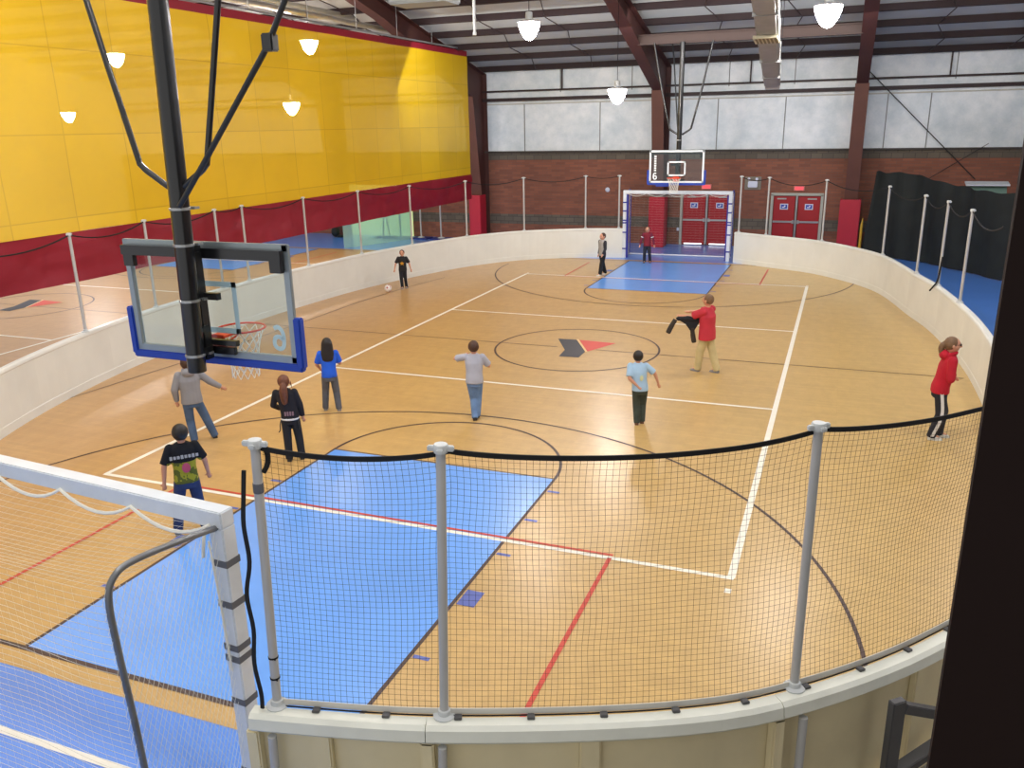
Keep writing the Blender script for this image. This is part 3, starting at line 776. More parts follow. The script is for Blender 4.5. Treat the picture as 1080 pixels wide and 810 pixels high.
m = MB(); m.tube([(-9.15, -14, 7.72), (-9.15, 15.1, 7.72)], .03, 8); m.build('curtain_track', BAND, cur)
for i in range(11):
    y = 14.6-2.6*i; m = MB(); m.tube([(-9.15, y, 7.72), (-9.15, y, roofz(y)-.1)], .012, 5); m.build('track_hanger', BAND, cur)
# black curtain at far right
m = MB(); P = spline([(6.3, 16.1, 0), (7.4, 15.2, 0), (8.5, 13.9, 0), (9.4, 12.4, 0), (10.6, 10.6, 0), (11.6, 9.4, 0)], 10)
tz = [3.0, 2.98, 2.72, 2.6, 2.62, 2.5]
K = len(P); rows = []
for i, p in enumerate(P):
    f = i/(K-1)*5; a = int(min(4, f)); z1 = tz[a]+(tz[a+1]-tz[a])*(f-a)+.03*math.sin(i*1.1)
    d = (P[min(i+1, K-1)]-P[max(i-1, 0)]).normalized(); n = Vector((-d.y, d.x, 0))
    rows.append([m.bm.verts.new(p+n*(.035*math.sin(i*1.3)+.05*math.sin(i*.5+j*.3))+Vector((-.25*(1-j/8)*(i < 3), 0, .03+(z1-.03)*j/8))) for j in range(9)])
for i in range(K-1):
    for j in range(8): m._f([rows[i][j], rows[i+1][j], rows[i+1][j+1], rows[i][j+1]])
tag(m.build('black_curtain', BLKCL, smooth=True), 'black cloth curtain hanging outside the boards at the far right', 'curtain')
m = MB(); m.tube([(5.76, 17.25, 6.45), (9.63, 17.2, 2.66)], .02, 6); tag(m.build('diagonal_rod', DKST), 'thin dark diagonal bracing rod across the white wall panels at right', 'rod')
m = MB(); m.tube([(9.9, 17.25, 3.9), (8.0, 17.22, 2.6)], .012, 6); tag(m.build('thin_rod', DKST), 'thin crossing rod low on the brick above the black curtain', 'rod')
t = thing('window_awning', 'pale glazed box mounted above the black curtain at right', 'skylight', (9.75, 15.2, 2.3))
m = MB(); m.box((0, 0, .35), (1.3, .5, .05), rx=.15); m.build('top_frame', WHITEP, t)
m = MB(); m.box((0, -.05, .16), (1.2, .03, .3), rx=-.6); m.build('glass_pane', mat('pale_green_glass', (120, 150, 138), .2, alpha=.8), t)
for x in (-.55, .55):
    m = MB(); m.tube([(x, .1, -2.3), (x, .1, .33)], .025, 8); m.build('leg', POST, t)
m = MB(); m.tube([(0, 0, 0), (0, 0, 1.1)], .045, 10); m.tube([(0, 0, 1.1), (.02, 0, 1.35)], [.045, .012], 10); tag(m.build('yellow_stanchion', mat('yellow_paint', (190, 150, 40), .5), loc=(6.0, 16.0, 0)), 'yellow stanchion standing by the crimson pad at right', 'stanchion')

# ------------------------------------------------------------------ doors
def double_door(n, x0, x1, H, label):
    t = thing('door_%d' % n, label, None, ((x0+x1)/2, WY-.02, 0), kind='structure'); w = (x1-x0)/2
    m = MB(); 
    for s in (-1, 1): m.box((s*w, -.04, H/2), (.1, .14, H), bev=.006)
    m.box((0, -.04, H), (2*w+.1, .14, .1), bev=.006); m.build('door_frame', DOORFR, t)
    m = MB(); m.box((0, -.06, H/2), (.06, .1, H-.1), bev=.005); m.build('centre_mullion', BAND, t)
    for s in (-1, 1):
        m = MB(); m.box((s*w/2, -.03, H/2-.01), (w-.13, .05, H-.13), bev=.004); lf = m.build('door_leaf', REDDOOR, t)
        m = MB(); m.box((s*w/2, -.08, 1.02), (w-.14, .05, .07), bev=.01); m.box((s*.09, -.09, 1.02), (.1, .07, .13), bev=.01); m.build('push_bar', BAND, lf)
        m = MB(); m.box((s*(w/2+.1), -.07, H-.17), (.34, .05, .05), bev=.006); m.build('door_closer', BAND, lf)
        m = MB(); m.mi = 0; m.box((s*(w/2)+.0, -.062, 1.6), (.3, .012, .22), bev=.003); m.mi = 1; m.box((s*w/2, -.07, 1.6), (.23, .006, .15)); m.mi = 0; m.box((s*w/2-.02, -.075, 1.58), (.1, .004, .04)); m.box((s*w/2+.03, -.075, 1.62), (.05, .004, .06)); m.build('notice_sign', [SIGNW, SIGNB], lf)
        m = MB(); m.box((s*(w/2), -.057, .06), (w-.3, .01, .05)); m.build('door_sweep', mat('daylight_gap', (250, 250, 250), .5, emit=1.5), lf)  # glowing strip imitates daylight showing under the door leaf
double_door(1, -.82, 1.22, 2.1, 'red double doors seen through the far goal')
double_door(2, 2.70, 4.54, 2.07, 'red double doors right of the far goal')
for x, lab in ((-.42, 'x'),):
    pass
for x, z, lab in ((.14, 2.33, 'small glowing red exit box on the brick above the doors behind the far goal'), (3.67, 2.3, 'small glowing red exit box above the right red doors')):
    m = MB(); m.mi = 0; m.box((0, 0, 0), (.4, .08, .2), bev=.01); m.mi = 1; m.box((0, -.042, 0), (.3, .006, .12))
    tag(m.build('exit_box', [mat('pinkish_box', (206, 120, 112), .5), mat('red_glow', (240, 80, 90), .5, emit=.7)], loc=(x, WY-.04, z)), lab, 'exit light')
t = thing('emergency_light', 'twin-headed emergency light on the brick between the two post tops', 'emergency light', (1.93, WY-.03, 2.48))
m = MB(); m.box((0, 0, 0), (.62, .05, .5), bev=.01); m.build('back_plate', mat('stone_grey_plate', (130, 122, 108), .6), t)
m = MB(); m.box((0, -.07, -.04), (.36, .1, .24), bev=.02); m.build('battery_case', SIGNW, t)
for s in (-1, 1):
    m = MB(); m.lathe((s*.15, -.12, .17), [(.03, .04), (.055, -.02), (.05, -.03)], 12, 'Y'); m.build('lamp_head', SIGNW, t, True)
m = MB(); m.box((0, 0, 0), (.1, .03, .13), bev=.008); tag(m.build('wall_outlet', SIGNW, loc=(-.94, WY-.02, .62)), 'small white outlet low on the brick seen through the far goal', 'outlet')
m = MB(); m.lathe((0, 0, 0), [(.09, 0), (.1, -.03), (.07, -.07), (.02, -.08)], 14, 'Y'); tag(m.build('wall_fitting', SIGNW, True, loc=None), 'small round white fitting on the brick left of the far goal', 'fitting') if False else None
o = m.build('wall_fitting', SIGNW, smooth=True, loc=(-3.93, WY-.01, 2.18)); tag(o, 'small round white fitting on the brick left of the far goal', 'fitting')
m = MB(); m.box((0, 0, 0), (.5, .06, .1), bev=.01); tag(m.build('blue_sign', SIGNB, loc=(-1.3, WY-1.75, 2.5)), 'small blue strip behind the left end of the far crossbar', 'sign')

# ------------------------------------------------------------------ lamps
def lamp_proto():
    t = thing('pendant_lamp', 'x', 'pendant lamp')
    m = MB(); m.lathe((0, 0, 0), [(.255, .20), (.262, .19), (.25, .10), (.21, .0), (.15, -.11), (.085, -.18), (.03, -.2)], 22); m.build('lamp_bowl', LAMPM, t, True)
    m = MB(); m.lathe((0, 0, 0), [(.262, .19), (.268, .215), (.2, .24), (.09, .26), (.08, .42), (.03, .44)], 18); m.build('lamp_housing', CAP, t, True)
    return t
lp = None
LAMPS = [((-2.1, 2.92, 6.96), 'glowing pendant lamp above the middle of the court'), ((4.68, 1.32, 6.72), 'brightest glowing pendant lamp, by the galvanised duct'), ((-.95, 7.0, 5.54), 'glowing pendant lamp hanging before the white far wall'),
         ((-10.3, 5.9, 7.2), 'lamp glowing through the yellow curtain near its top right'), ((-16.1, 4.0, 6.96), 'lamp glowing through the yellow curtain between the two left struts'), ((-11.93, 7.02, 5.47), 'lower lamp glowing through the yellow curtain, right of the mast'), ((-24.3, 9.3, 5.46), 'small distant lamp glowing through the left of the yellow curtain'),
         ((-2.1, -5.5, 8.2), 'pendant lamp high over the near blue key'), ((4.68, -6.5, 8.2), 'pendant lamp high over the near right of the court'), ((-2.1, -13.5, 9.0), 'pendant lamp above the near goal'), ((5.0, -14.5, 9.2), 'pendant lamp above the viewing balcony'),
         ((-6.5, -9.0, 8.6), 'pendant lamp over the near left corner'), ((9.5, -6, 8.2), 'pendant lamp over the right aisle'), ((9.8, 4.5, 7.6), 'pendant lamp over the blue floor at right')]
for i, ((x, y, z), lab) in enumerate(LAMPS):
    if lp is None: lp = lamp_proto(); o = lp
    else: o = copy_tree(lp)
    o.location = (x, y, z); o['label'] = lab; o['group'] = 'pendant lamps hung from the roof'
    m = MB(); L = roofz(y)-.1-z; m.tube([(0, 0, .43), (0, 0, L)], .009, 5); m.build('lamp_cord', DKST, o)
# ------------------------------------------------------------------ duct, heater, conduit
t = thing('air_duct', 'galvanised square air duct hanging below the roof at the right', 'duct')
A = Vector((3.95, -5.0, 7.28)); B = Vector((3.07, 9.3, 5.93)); w = .44
m = MB(); m.bar(A, B, w, w, .05); m.build('duct_run', DUCT, t)
d = (B-A).normalized(); 
for q in (.32, .5, .68, .86):
    c = A.lerp(B, q); m = MB(); m.bar(c-d*.02, c+d*.02, w+.03, w+.03); m.build('duct_joint', BAND, t)
c = A.lerp(B, .44)
m = MB(); m.bar(B-d*.1, B+d*.55-Vector((0, 0, .02)), w*.95, w*.8, .02); m.build('outlet_box', mat('pale_duct_end', (206, 204, 196), .5), t)
c = A.lerp(B, .47); m = MB(); m.mi = 0; m.box(c+Vector((-.02, -.05, -w/2-.03)), (.48, .62, .06), rx=-.09); m.mi = 1
for q in range(6): m.box(c+Vector((-.2+.075*q, -.05, -w/2-.065)), (.04, .5, .01), rx=-.09)
m.build('grille', [mat('cream_grille', (196, 192, 166), .5), mat('grille_slot', (120, 112, 84), .6)], t)
for q in (.3, .6, .9):
    c = A.lerp(B, q); m = MB()
    for s in (-1, 1): m.tube([c+Vector((s*.2, 0, .2)), (c.x+s*.2, c.y, roofz(c.y)-.1)], .008, 5)
    m.build('duct_hanger', DKST, t)
t = thing('unit_heater', 'grey box heater hanging under the roof at the top of the view', 'heater', (-3.5, .2, 7.55))
m = MB(); m.box((0, 0, 0), (1.35, .8, .45), bev=.03); m.build('heater_case', mat('grey_enamel', (140, 148, 152), .5), t)
for s in (-1, 1):
    m = MB(); m.tube([(s*.5, 0, .2), (s*.5, 0, roofz(.2)-7.6)], .012, 5); m.build('heater_hanger', DKST, t)
m = MB(); m.tube([(0, 0, 0), (0, 0, roofz(-2.5)-6.4)], .028, 10); m.lathe((0, 0, -.04), [(.01, 0), (.035, .01), (.035, .06), (.02, .07)], 10)
tag(m.build('drop_conduit', CAP, smooth=True, loc=(-1.16, -2.55, 6.4)), 'pale vertical conduit dropping from the roof left of the central lamp', 'conduit')
# pipes under the roof behind the curtain top
for x, z, lab in ((-10.4, 8.15, 'grey pipe running along above the curtain track'), (-11.6, 8.6, 'second grey pipe running behind the curtain top')):
    m = MB(); m.tube([(x, -8, z), (x, 15, z)], .09, 10); tag(m.build('roof_pipe', DUCT, smooth=True), lab, 'pipe')

# ------------------------------------------------------------------ neighbouring court items
for x, y, lab in ((-13.4, 16.6, 'silver stand post on a blue mat, leftmost seen under the maroon skirt'), (-12.4, 16.7, 'silver stand post on a blue mat, middle one under the maroon skirt'), (-11.4, 16.7, 'silver stand post on a blue mat beside the dark column')):
    t = thing('stand_post', lab, 'post', (x, y, 0))
    m = MB(); m.tube([(0, 0, .05), (0, 0, 2.2)], .035, 10); m.build('pole', POST, t, True)
    m = MB(); m.lathe((0, 0, 0), [(.16, .05), (.16, .07), (.05, .1)], 14); m.build('base_flange', CAP, t)
    m = MB(); m.box((0, 0, .025), (.85, .7, .05), bev=.01); m.build('base_mat', mat('dark_blue_mat', (24, 40, 120), .6), t)
t = thing('portable_frame', 'dark leaning frame standing on the floor beyond the curtain', 'frame', (-14.3, 16.6, 0))
m = MB(); m.tube([(0, 0, .04), (.12, 0, 1.9)], .03, 8); m.tube([(.1, 0, 1.4), (.35, 0, .04)], .025, 8); m.build('upright', ROPE, t)
m = MB(); m.box((.1, 0, .03), (.9, .5, .05), bev=.01); m.build('base_mat', mat('dark_blue_mat', (24, 40, 120), .6), t)
m = MB(); m.box((-15.0, WY-.03, 1.15), (3.7, .05, 2.3)); w1 = m.build('window_1', mat('daylit_pane', (222, 240, 170), .4, emit=.8)); tag(w1, 'pale yellow-green lit window on the far wall beyond the curtain', kind='structure')  # glowing panel stands in for the bright wall behind the plastic sheet
m = MB(); m.box((0, 0, 1.0), (3.7, .01, 2.0)); tag(m.build('clear_plastic_sheet', film_mat(), loc=(-13.45, 14.7, .0)), 'clear aqua plastic sheet hanging beyond the curtain', 'plastic sheet')
bpy.data.objects['clear_plastic_sheet'].rotation_euler = (0, 0, 1.19)
m = MB(); m.ell((0, 0, .25), (.2, .2, .25)); m.ell((.05, 0, .5), (.12, .1, .12)); m.box((.25, 0, .05), (.35, .2, .1), bev=.03)
tag(m.build('equipment_bag', BLKCL, smooth=True, loc=(-16.6, 16.2, .01)), 'black equipment bag on the blue floor beyond the curtain', 'bag')
# ------------------------------------------------------------------ ball
t = None
m = MB(); m.ell((0, 0, 0), (.11, .11, .11), 24, 16)
bm_ = m.bm
def ballmat():
    mm, nt, b = newmat('football_leather'); tc = N(nt, 'ShaderNodeTexCoord'); v = N(nt, 'ShaderNodeTexVoronoi', Scale=9.)
    nt.links.new(tc.outputs['Object'], v.inputs['Vector']); c = mixrgb(nt, mth(nt, 'LESS_THAN', v.outputs['Distance'], .28), lin((238, 232, 228)), lin((176, 92, 92)))
    nt.links.new(c, b.inputs['Base Color']); return mm
tag(m.build('soccer_ball', ballmat(), smooth=True, loc=(-7.5, 4.85, .112)), 'white soccer ball with reddish patches rolling near the boy at the left boards', 'ball')

# ------------------------------------------------------------------ people
SKIN = mat('skin', (206, 150, 122), .55); SKIND = mat('skin_lip', (150, 72, 66), .5); EYEM = mat('eye_dark', (34, 26, 24), .4)
def remesh(mb, name, mats, parent, vox, smooth_it=2):
    bmesh.ops.recalc_face_normals(mb.bm, faces=mb.bm.faces[:])
    me = bpy.data.meshes.new('tmp'); mb.bm.to_mesh(me); mb.bm.free()
    o = bpy.data.objects.new('tmp', me); COL.objects.link(o)
    r = o.modifiers.new('r', 'REMESH'); r.mode = 'VOXEL'; r.voxel_size = vox; r.use_smooth_shade = True
    s = o.modifiers.new('s', 'SMOOTH'); s.iterations = smooth_it; s.factor = .5
    dg = bpy.context.evaluated_depsgraph_get(); dg.update()
    nm = bpy.data.meshes.new_from_object(o.evaluated_get(dg)); nm.name = name
    bpy.data.objects.remove(o); bpy.data.meshes.remove(me)
    nm.materials.clear()
    for m in (mats if isinstance(mats, (list, tuple)) else [mats]): nm.materials.append(m)
    for p in nm.polygons: p.use_smooth = True; p.material_index = 0
    ob = bpy.data.objects.new(name, nm); COL.objects.link(ob); ob.parent = parent
    return ob
def cap(mb, a, b, ra, rb, n=12, ends=(True, True)):
    a = Vector(a); b = Vector(b); d = (b-a); L = d.length; t = d.normalized()
    rings = []; u = t.orthogonal().normalized(); w = t.cross(u)
    prof = []
    if ends[0]: prof += [(-ra*.95, ra*.3), (-ra*.7, ra*.7), (-ra*.35, ra*.93)]
    prof += [(0, ra), (L*.5, (ra+rb)/2), (L, rb)]
    if ends[1]: prof += [(L+rb*.35, rb*.93), (L+rb*.7, rb*.7), (L+rb*.95, rb*.3)]
    for s, r in prof: rings.append([a+t*s+(u*math.cos(2*PI*k/n)+w*math.sin(2*PI*k/n))*r for k in range(n)])
    mb.loft(rings)
def torso(mb, rings, n=18):
    R = []
    for c, rx, ry in rings:
        c = Vector(c); R.append([c+Vector((rx*math.copysign(abs(math.cos(a))**.85, math.cos(a)), ry*math.copysign(abs(math.sin(a))**.85, math.sin(a)), 0)) for a in [2*PI*k/n for k in range(n)]])
    mb.loft(R)
def shirtmat(name, top, bot=None, zs=None, blot=None, band=None):
    m, nt, b = newmat(name)
    tc = N(nt, 'ShaderNodeTexCoord'); sx = N(nt, 'ShaderNodeSeparateXYZ'); nt.links.new(tc.outputs['Object'], sx.inputs[0])
    nz = N(nt, 'ShaderNodeTexNoise', Scale=9., Detail=4.); nt.links.new(tc.outputs['Object'], nz.inputs['Vector'])
    c = mixrgb(nt, nz.outputs['Fac'], tuple(x*.8 for x in lin(top)), tuple(min(1, x*1.2) for x in lin(top)))
    if bot:
        f = mth(nt, 'MULTIPLY', mth(nt, 'LESS_THAN', sx.outputs[2], zs), mth(nt, 'LESS_THAN', mth(nt, 'ABSOLUTE', sx.outputs[0]), .2))
        n2 = N(nt, 'ShaderNodeTexNoise', Scale=14., Detail=2.); nt.links.new(tc.outputs['Object'], n2.inputs['Vector'])
        cc = mixrgb(nt, mth(nt, 'GREATER_THAN', n2.outputs['Fac'], .52), lin(bot), lin(blot or bot))
        c = mixrgb(nt, f, c, cc)
    nt.links.new(c, b.inputs['Base Color']); b.inputs['Roughness'].default_value = .85; b.inputs['Specular IOR Level'].default_value = .2
    return m
def person(label, root, H, face, shirt, pants, shoes, hair, style='short', sleeve=1., armR=None, armL=None, legR=(.06, 0), legL=(-.06, 0), lean=(0, 0), pants_flare=1., extra=None, headturn=0., skirt=.0, hood=False, sleeves=None, kneeR=.03, kneeL=.03, group=None, bulk=1., liftR=0., liftL=0.):
    cam = Vector((5.27, -17.44)); az = math.atan2(root[0]-cam.x, root[1]-cam.y)
    t = thing('person', label, 'person', (root[0], root[1], 0), -az+math.radians(face), group)
    h = H
    child = H < 1.5
    hr = .068*h if child else .062*h     # head half width
    HC = Vector((lean[0]*1.1*h, lean[1]*1.1*h, .925*h if child else .93*h))
    pel = Vector((0, 0, .49*h)); ch = Vector((lean[0]*.75*h, lean[1]*.75*h, .73*h)); nk = Vector((lean[0]*h, lean[1]*h, .835*h))
    sw = .102*h*(1 if child else 1.05)
    J = {}
    for s, nm, arm, leg, kn, lift in ((1, 'R', armR, legR, kneeR, liftR), (-1, 'L', armL, legL, kneeL, liftL)):
        sh = nk+Vector((s*sw, 0, -.035*h)); arm = arm or ((s*.18, .0, -1), (s*.05, .25, -1))
        e = sh+Vector(arm[0]).normalized()*.17*h; w = e+Vector(arm[1]).normalized()*.145*h; J[nm+'arm'] = (sh, e, w, Vector(arm[1]).normalized())
        hp = pel+Vector((s*.052*h, 0, -.01*h)); an = Vector((leg[0]*h, leg[1]*h, .045*h+lift*h))
        mid = (hp+an)/2; L = (an-hp).length; l = .223*h; bend = math.sqrt(max(0, l*l-(L/2)**2)); kd = Vector((0, 1, .0)); d = (an-hp).normalized(); kd = (kd-d*kd.dot(d)).normalized()
        kne = mid+kd*max(bend*.9, kn*h*.3); J[nm+'leg'] = (hp, kne, an)
    # body
    b = MB()
    torso(b, [(pel+Vector((0, 0, -.03*h)), .085*h, .055*h), (pel+Vector((0, 0, .03*h)), .088*h, .06*h), ((pel+ch)/2, .074*h, .05*h), (ch, .088*h, .056*h), (nk+Vector((0, 0, -.035*h)), .095*h, .05*h), (nk, .04*h, .035*h)])
    cap(b, nk+Vector((0, 0, -.03*h)), HC+Vector((0, -.01*h, -.03*h)), .03*h, .03*h)
    Mh = Matrix.Rotation(headturn, 3, 'Z')
    b.ell(HC, (hr*.9, hr*1.08, hr*1.15), 18, 12, Mh); b.ell(HC+Mh @ Vector((0, hr*.25, -hr*.55)), (hr*.62, hr*.7, hr*.6), 14, 9, Mh)
    cap(b, HC+Mh @ Vector((0, hr*1.02, hr*.05)), HC+Mh @ Vector((0, hr*1.2, -hr*.22)), hr*.1, hr*.16, 8)
    for s in (-1, 1): b.ell(HC+Mh @ Vector((s*hr*.93, -.05*hr, -.02*hr)), (hr*.12, hr*.2, hr*.28), 8, 6, Mh)
    hands = []
    for nm, s in (('R', 1), ('L', -1)):
        sh, e, w, d = J[nm+'arm']; cap(b, sh, e, .031*h, .024*h); cap(b, e, w, .025*h, .017*h)
        side = d.cross(Vector((0, 1, 0))); side = side.normalized() if side.length > .2 else Vector((1, 0, 0)); pn = side.cross(d).normalized()
        pc = w+d*.028*h; 
        cap(b, w, w+d*.05*h, .015*h, .018*h, 8)
        cap(b, w+d*.03*h-side*.008*h, w+d*.052*h+side*.01*h, .014*h, .014*h, 8)
        for k in range(4):
            o0 = w+d*.052*h+side*(-.015+.010*k)*h; L = (.030, .036, .034, .026)[k]*h
            f1 = o0+d*L*.55; f2 = f1+(d*.7+pn*.6).normalized()*L*.5
            cap(b, o0, f1, .0056*h, .005*h, 6); cap(b, f1, f2, .005*h, .0042*h, 6)
        th0 = w+d*.018*h+side*-.014*h; cap(b, th0, th0+(d*.6-side*.7).normalized()*.03*h, .0065*h, .0048*h, 6)
    for nm in 'RL':
        hp, kne, an = J[nm+'leg']; cap(b, hp, kne, .05*h, .034*h); cap(b, kne, an, .033*h, .022*h)
        cap(b, an, an+Vector((0, .06*h, -.022*h)), .022*h, .018*h, 8)
    ob = remesh(b, 'body', [SKIN, EYEM, SKIND], t, .009 if H > 1.3 else .0085, 1)
    Mi = Mh.inverted()
    for p in ob.data.polygons:
        q = Mi @ (p.center-HC)
        if q.y > hr*.55:
            if abs(abs(q.x)-hr*.36) < hr*.14 and abs(q.z-hr*.12) < hr*.1: p.material_index = 1
            elif abs(q.x) < hr*.28 and abs(q.z+hr*.58) < hr*.08: p.material_index = 2
    # trousers
    b = MB(); kf = pants_flare*1.12
    torso(b, [(pel+Vector((0, 0, -.065*h)), .085*h, .068*h), (pel+Vector((0, 0, .0)), .098*h, .072*h), (pel+Vector((0, 0, .05*h)), .088*h, .064*h)])
    for nm in 'RL':
        hp, kne, an = J[nm+'leg']; lo = an+Vector((0, -.004*h, -.018*h))
        cap(b, hp, kne, .056*h, .043*h*kf); cap(b, kne, lo, .043*h*kf, .037*h*kf, ends=(True, False))
    remesh(b, 'trousers', pants, t, .011, 2)
    # shirt
    b = MB(); hem = .47-skirt; bk = bulk
    torso(b, [(Vector((0, 0, hem*h)), .104*h*bk, .077*h*bk), (pel+Vector((0, 0, .04*h)), .1*h*bk, .075*h*bk), ((pel+ch)/2, .094*h*bk, .07*h*bk), (ch, .104*h*bk, .072*h*bk), (nk+Vector((0, 0, -.045*h)), .112*h, .064*h), (nk+Vector((0, 0, -.02*h)), .085*h, .054*h), (nk+Vector((0, 0, .008*h)), .05*h, .042*h)])
    for nm in 'RL':
        sh, e, w, d = J[nm+'arm']
        if sleeve >= 1: cap(b, sh, e, .04*h*bk, .036*h*bk); cap(b, e, w, .036*h*bk, .026*h*bk, ends=(True, False))
        else: cap(b, sh, sh.lerp(e, .85), .04*h*bk, .043*h*bk, ends=(True, False))
    if hood: b.ell(nk+Vector((0, -.055*h, .0)), (.075*h, .045*h, .05*h)); b.tube([nk+Vector((.05*h*math.cos(a), .045*h*math.sin(a), .015*h+.01*h*math.sin(a))) for a in [2*PI*i/12 for i in range(12)]], .018*h, 8, loop=True)
    so = remesh(b, 'jacket' if hood else 'shirt', shirt, t, .011, 2)
    if sleeves:
        so.data.materials.append(sleeves)
        for p in so.data.polygons:
            c = p.center
            if abs(c.x-nk.x*.8) > .088*h and c.z > .5*h: p.material_index = 1
    # shoes
    for nm in 'RL':
        hp, kne, an = J[nm+'leg']
        b = MB(); base = an+Vector((0, 0, -.045*h))
        R = []
        for y, w_, z1 in ((-.028, .018, .03), (-.02, .024, .045), (.01, .026, .045), (.045, .029, .034), (.08, .026, .026), (.1, .014, .014)):
            R.append([base+Vector((sx*w_*h, y*h, sz*h)) for sx, sz in ((-1, .0), (-1, z1*.6), (-.6, z1), (.6, z1), (1, z1*.6), (1, .0))])
        b.loft(R); b.build('shoe', shoes, t, True)
    # hair
    if style != 'none':
        b = MB(); b.ell(HC+Mh @ Vector((0, -hr*.19, hr*.16)), (hr*1.0, hr*1.06, hr*1.12), 18, 12, Mh)
        if style == 'ponytail':
            q = HC+Mh @ Vector((0, -hr*1.2, .2*hr)); b.tube(spline([HC+Mh @ Vector((0, -hr*.9, .3*hr)), q, q+Vector((0, -.02*h, -.05*h)), q+Vector((0, .0*h, -.11*h)), q+Vector((0, .015*h, -.16*h))], 3), [hr*.3]*4+[hr*.42]*5+[hr*.36, hr*.3, hr*.2, hr*.1], 10)
        if style == 'longpony':
            P = spline([HC+Vector((0, -hr*.9, .0)), HC+Vector((.0, -hr*1.35, -.05*h)), HC+Vector((.0, -hr*1.35, -.12*h)), HC+Vector((0, -hr*1.2, -.2*h)), HC+Vector((0, -hr*1.15, -.25*h))], 3); K = len(P)
            b.tube(P, [hr*(.4+.3*math.sin(PI*min(1, i/(K-1)*1.1)))*(1 if i < K-1 else .4) for i in range(K)], 10)
            b.tube([HC+Vector((hr*.95, hr*.3, 0)), HC+Vector((hr*1.15, hr*.2, -.05*h)), HC+Vector((hr*1.3, 0, -.1*h))], [.012*h, .008*h, .003*h], 6)
        if style == 'long':
            torso(b, [(HC+Vector((0, -hr*.75, -.27*h)), .03*h, .015*h), (HC+Vector((0, -hr*.85, -.2*h)), .072*h, .03*h), (HC+Vector((0, -hr*.7, -.12*h)), .085*h, .04*h), (HC+Vector((0, -hr*.4, -.05*h)), hr*1.15, hr*.85), (HC+Vector((0, -hr*.25, .02*h)), hr*1.05, hr*.95)])
        remesh(b, 'hair', hair, t, .009, 1)
    if extra: extra(t, h, J, HC, nk, pel, hr, Mh)
    return t
DENIM = mat('blue_denim', (74, 98, 132), .85, var=.18, vscale=7); LDENIM = mat('light_denim', (104, 134, 176), .85, var=.2, vscale=7); NDENIM = mat('dark_denim', (34, 52, 98), .85, var=.2, vscale=7)
GREYT = mat('grey_trousers', (86, 90, 100), .85, var=.15); BLACKT = mat('black_trousers', (24, 26, 34), .85, var=.15); KHAKI = mat('khaki_trousers', (196, 180, 132), .85, var=.1)
DKGREEN = mat('dark_green_trousers', (58, 66, 58), .85, var=.25, vscale=9)
BROWNH = mat('brown_hair', (72, 46, 32), .6, var=.2, vscale=20); BLACKH = mat('black_hair', (30, 24, 22), .5, var=.2, vscale=20); AUBURN = mat('auburn_hair', (104, 58, 34), .55, var=.25, vscale=20); LBROWN = mat('light_brown_hair', (112, 84, 58), .6, var=.2, vscale=20)
SHOEW = mat('white_trainer', (206, 206, 202), .5); SHOED = mat('dark_shoe', (42, 40, 42), .5); SHOEG = mat('grey_trainer', (128, 128, 132), .5); SHOEBR = mat('brown_shoe', (110, 72, 52), .6)
WTRIM = mat('white_cloth', (212, 212, 214), .8)

person('adult in a grey hooded sweatshirt and jeans, half hidden under the near hoop mast', (-4.12, -7.49), 1.44, 8, mat('grey_fleece', (140, 140, 144), .9, var=.06), DENIM, SHOED, BROWNH, 'short', 1.,
       armR=((.75, .1, -.8), (.8, .15, -.62)), armL=((-.35, .05, -1), (.1, .3, -1)), legR=(.2, .04), legL=(-.03, .0), lean=(-.005, 0), hood=True, bulk=1.12)
def tee_extra(t, h, J, HC, nk, pel, hr, Mh):
    m = MB(); 
    for q in range(8): m.box((nk.x-.13*h*.8+q*.03*h, -.083*h, .735*h), (.022*h, .006, (.028 if q % 3 else .034)*h), bev=.002)
    m.build('lettering_row', mat('grey_print', (166, 168, 172), .8), t)
    m = MB(); m.ell((nk.x*.7+.01, -.079*h, .63*h), (.035*h, .006, .045*h)); m.build('pink_print', mat('pink_print', (176, 74, 104), .8), t)
person('child in black T-shirt with yellow back print, standing behind the near goal bar', (-1.98, -10.03), 1.42, 3, shirtmat('black_print_tee', (30, 32, 38), (150, 150, 50), .66*1.46, (88, 96, 46)), NDENIM, SHOEG, BLACKH, 'short', .5,
       armR=((.42, .1, -1), (.15, .35, -1)), armL=((-.4, .0, -1), (-.1, .1, -1)), legR=(.10, .0), legL=(-.13, -.02), extra=tee_extra, skirt=-.01)
def gb_extra(t, h, J, HC, nk, pel, hr, Mh):
    m = MB(); m.tube([(.088*h*math.cos(a)*1.08, .068*h*math.sin(a)*1.12, .49*h) for a in [2*PI*i/20 for i in range(20)]], .012*h, 8, loop=True); m.build('belt', WTRIM, t, True)
    for P in ([(-.1*h, -.03*h, .48*h), (-.115*h, -.04*h, .42*h), (-.12*h, -.03*h, .36*h), (-.14*h, -.02*h, .33*h)], [(.09*h, -.05*h, .48*h), (.1*h, -.06*h, .42*h), (.1*h, -.05*h, .36*h)]):
        m = MB(); m.tube(spline(P, 4), .006*h, 6); m.build('drawstring', SHOED, t, True)
    m = MB(); 
    for q in range(4): m.box((-.04*h+q*.028*h, -.078*h, .565*h), (.02*h, .005, .05*h), bev=.002)
    m.build('back_print', mat('mauve_print', (142, 112, 122), .8), t)
person('girl in black with a long auburn ponytail, beside the near key', (-2.22, -7.55), 1.32, -8, mat('black_jersey', (28, 26, 34), .85, var=.15), BLACKT, SHOED, AUBURN, 'longpony', 1.,
       armR=((.3, .1, -1), (.12, .15, -1)), armL=((-.3, .25, -1), (.3, .7, -.5)), legR=(.10, -.06), legL=(-.04, -.1), lean=(-.03, 0), extra=gb_extra, skirt=-.03)
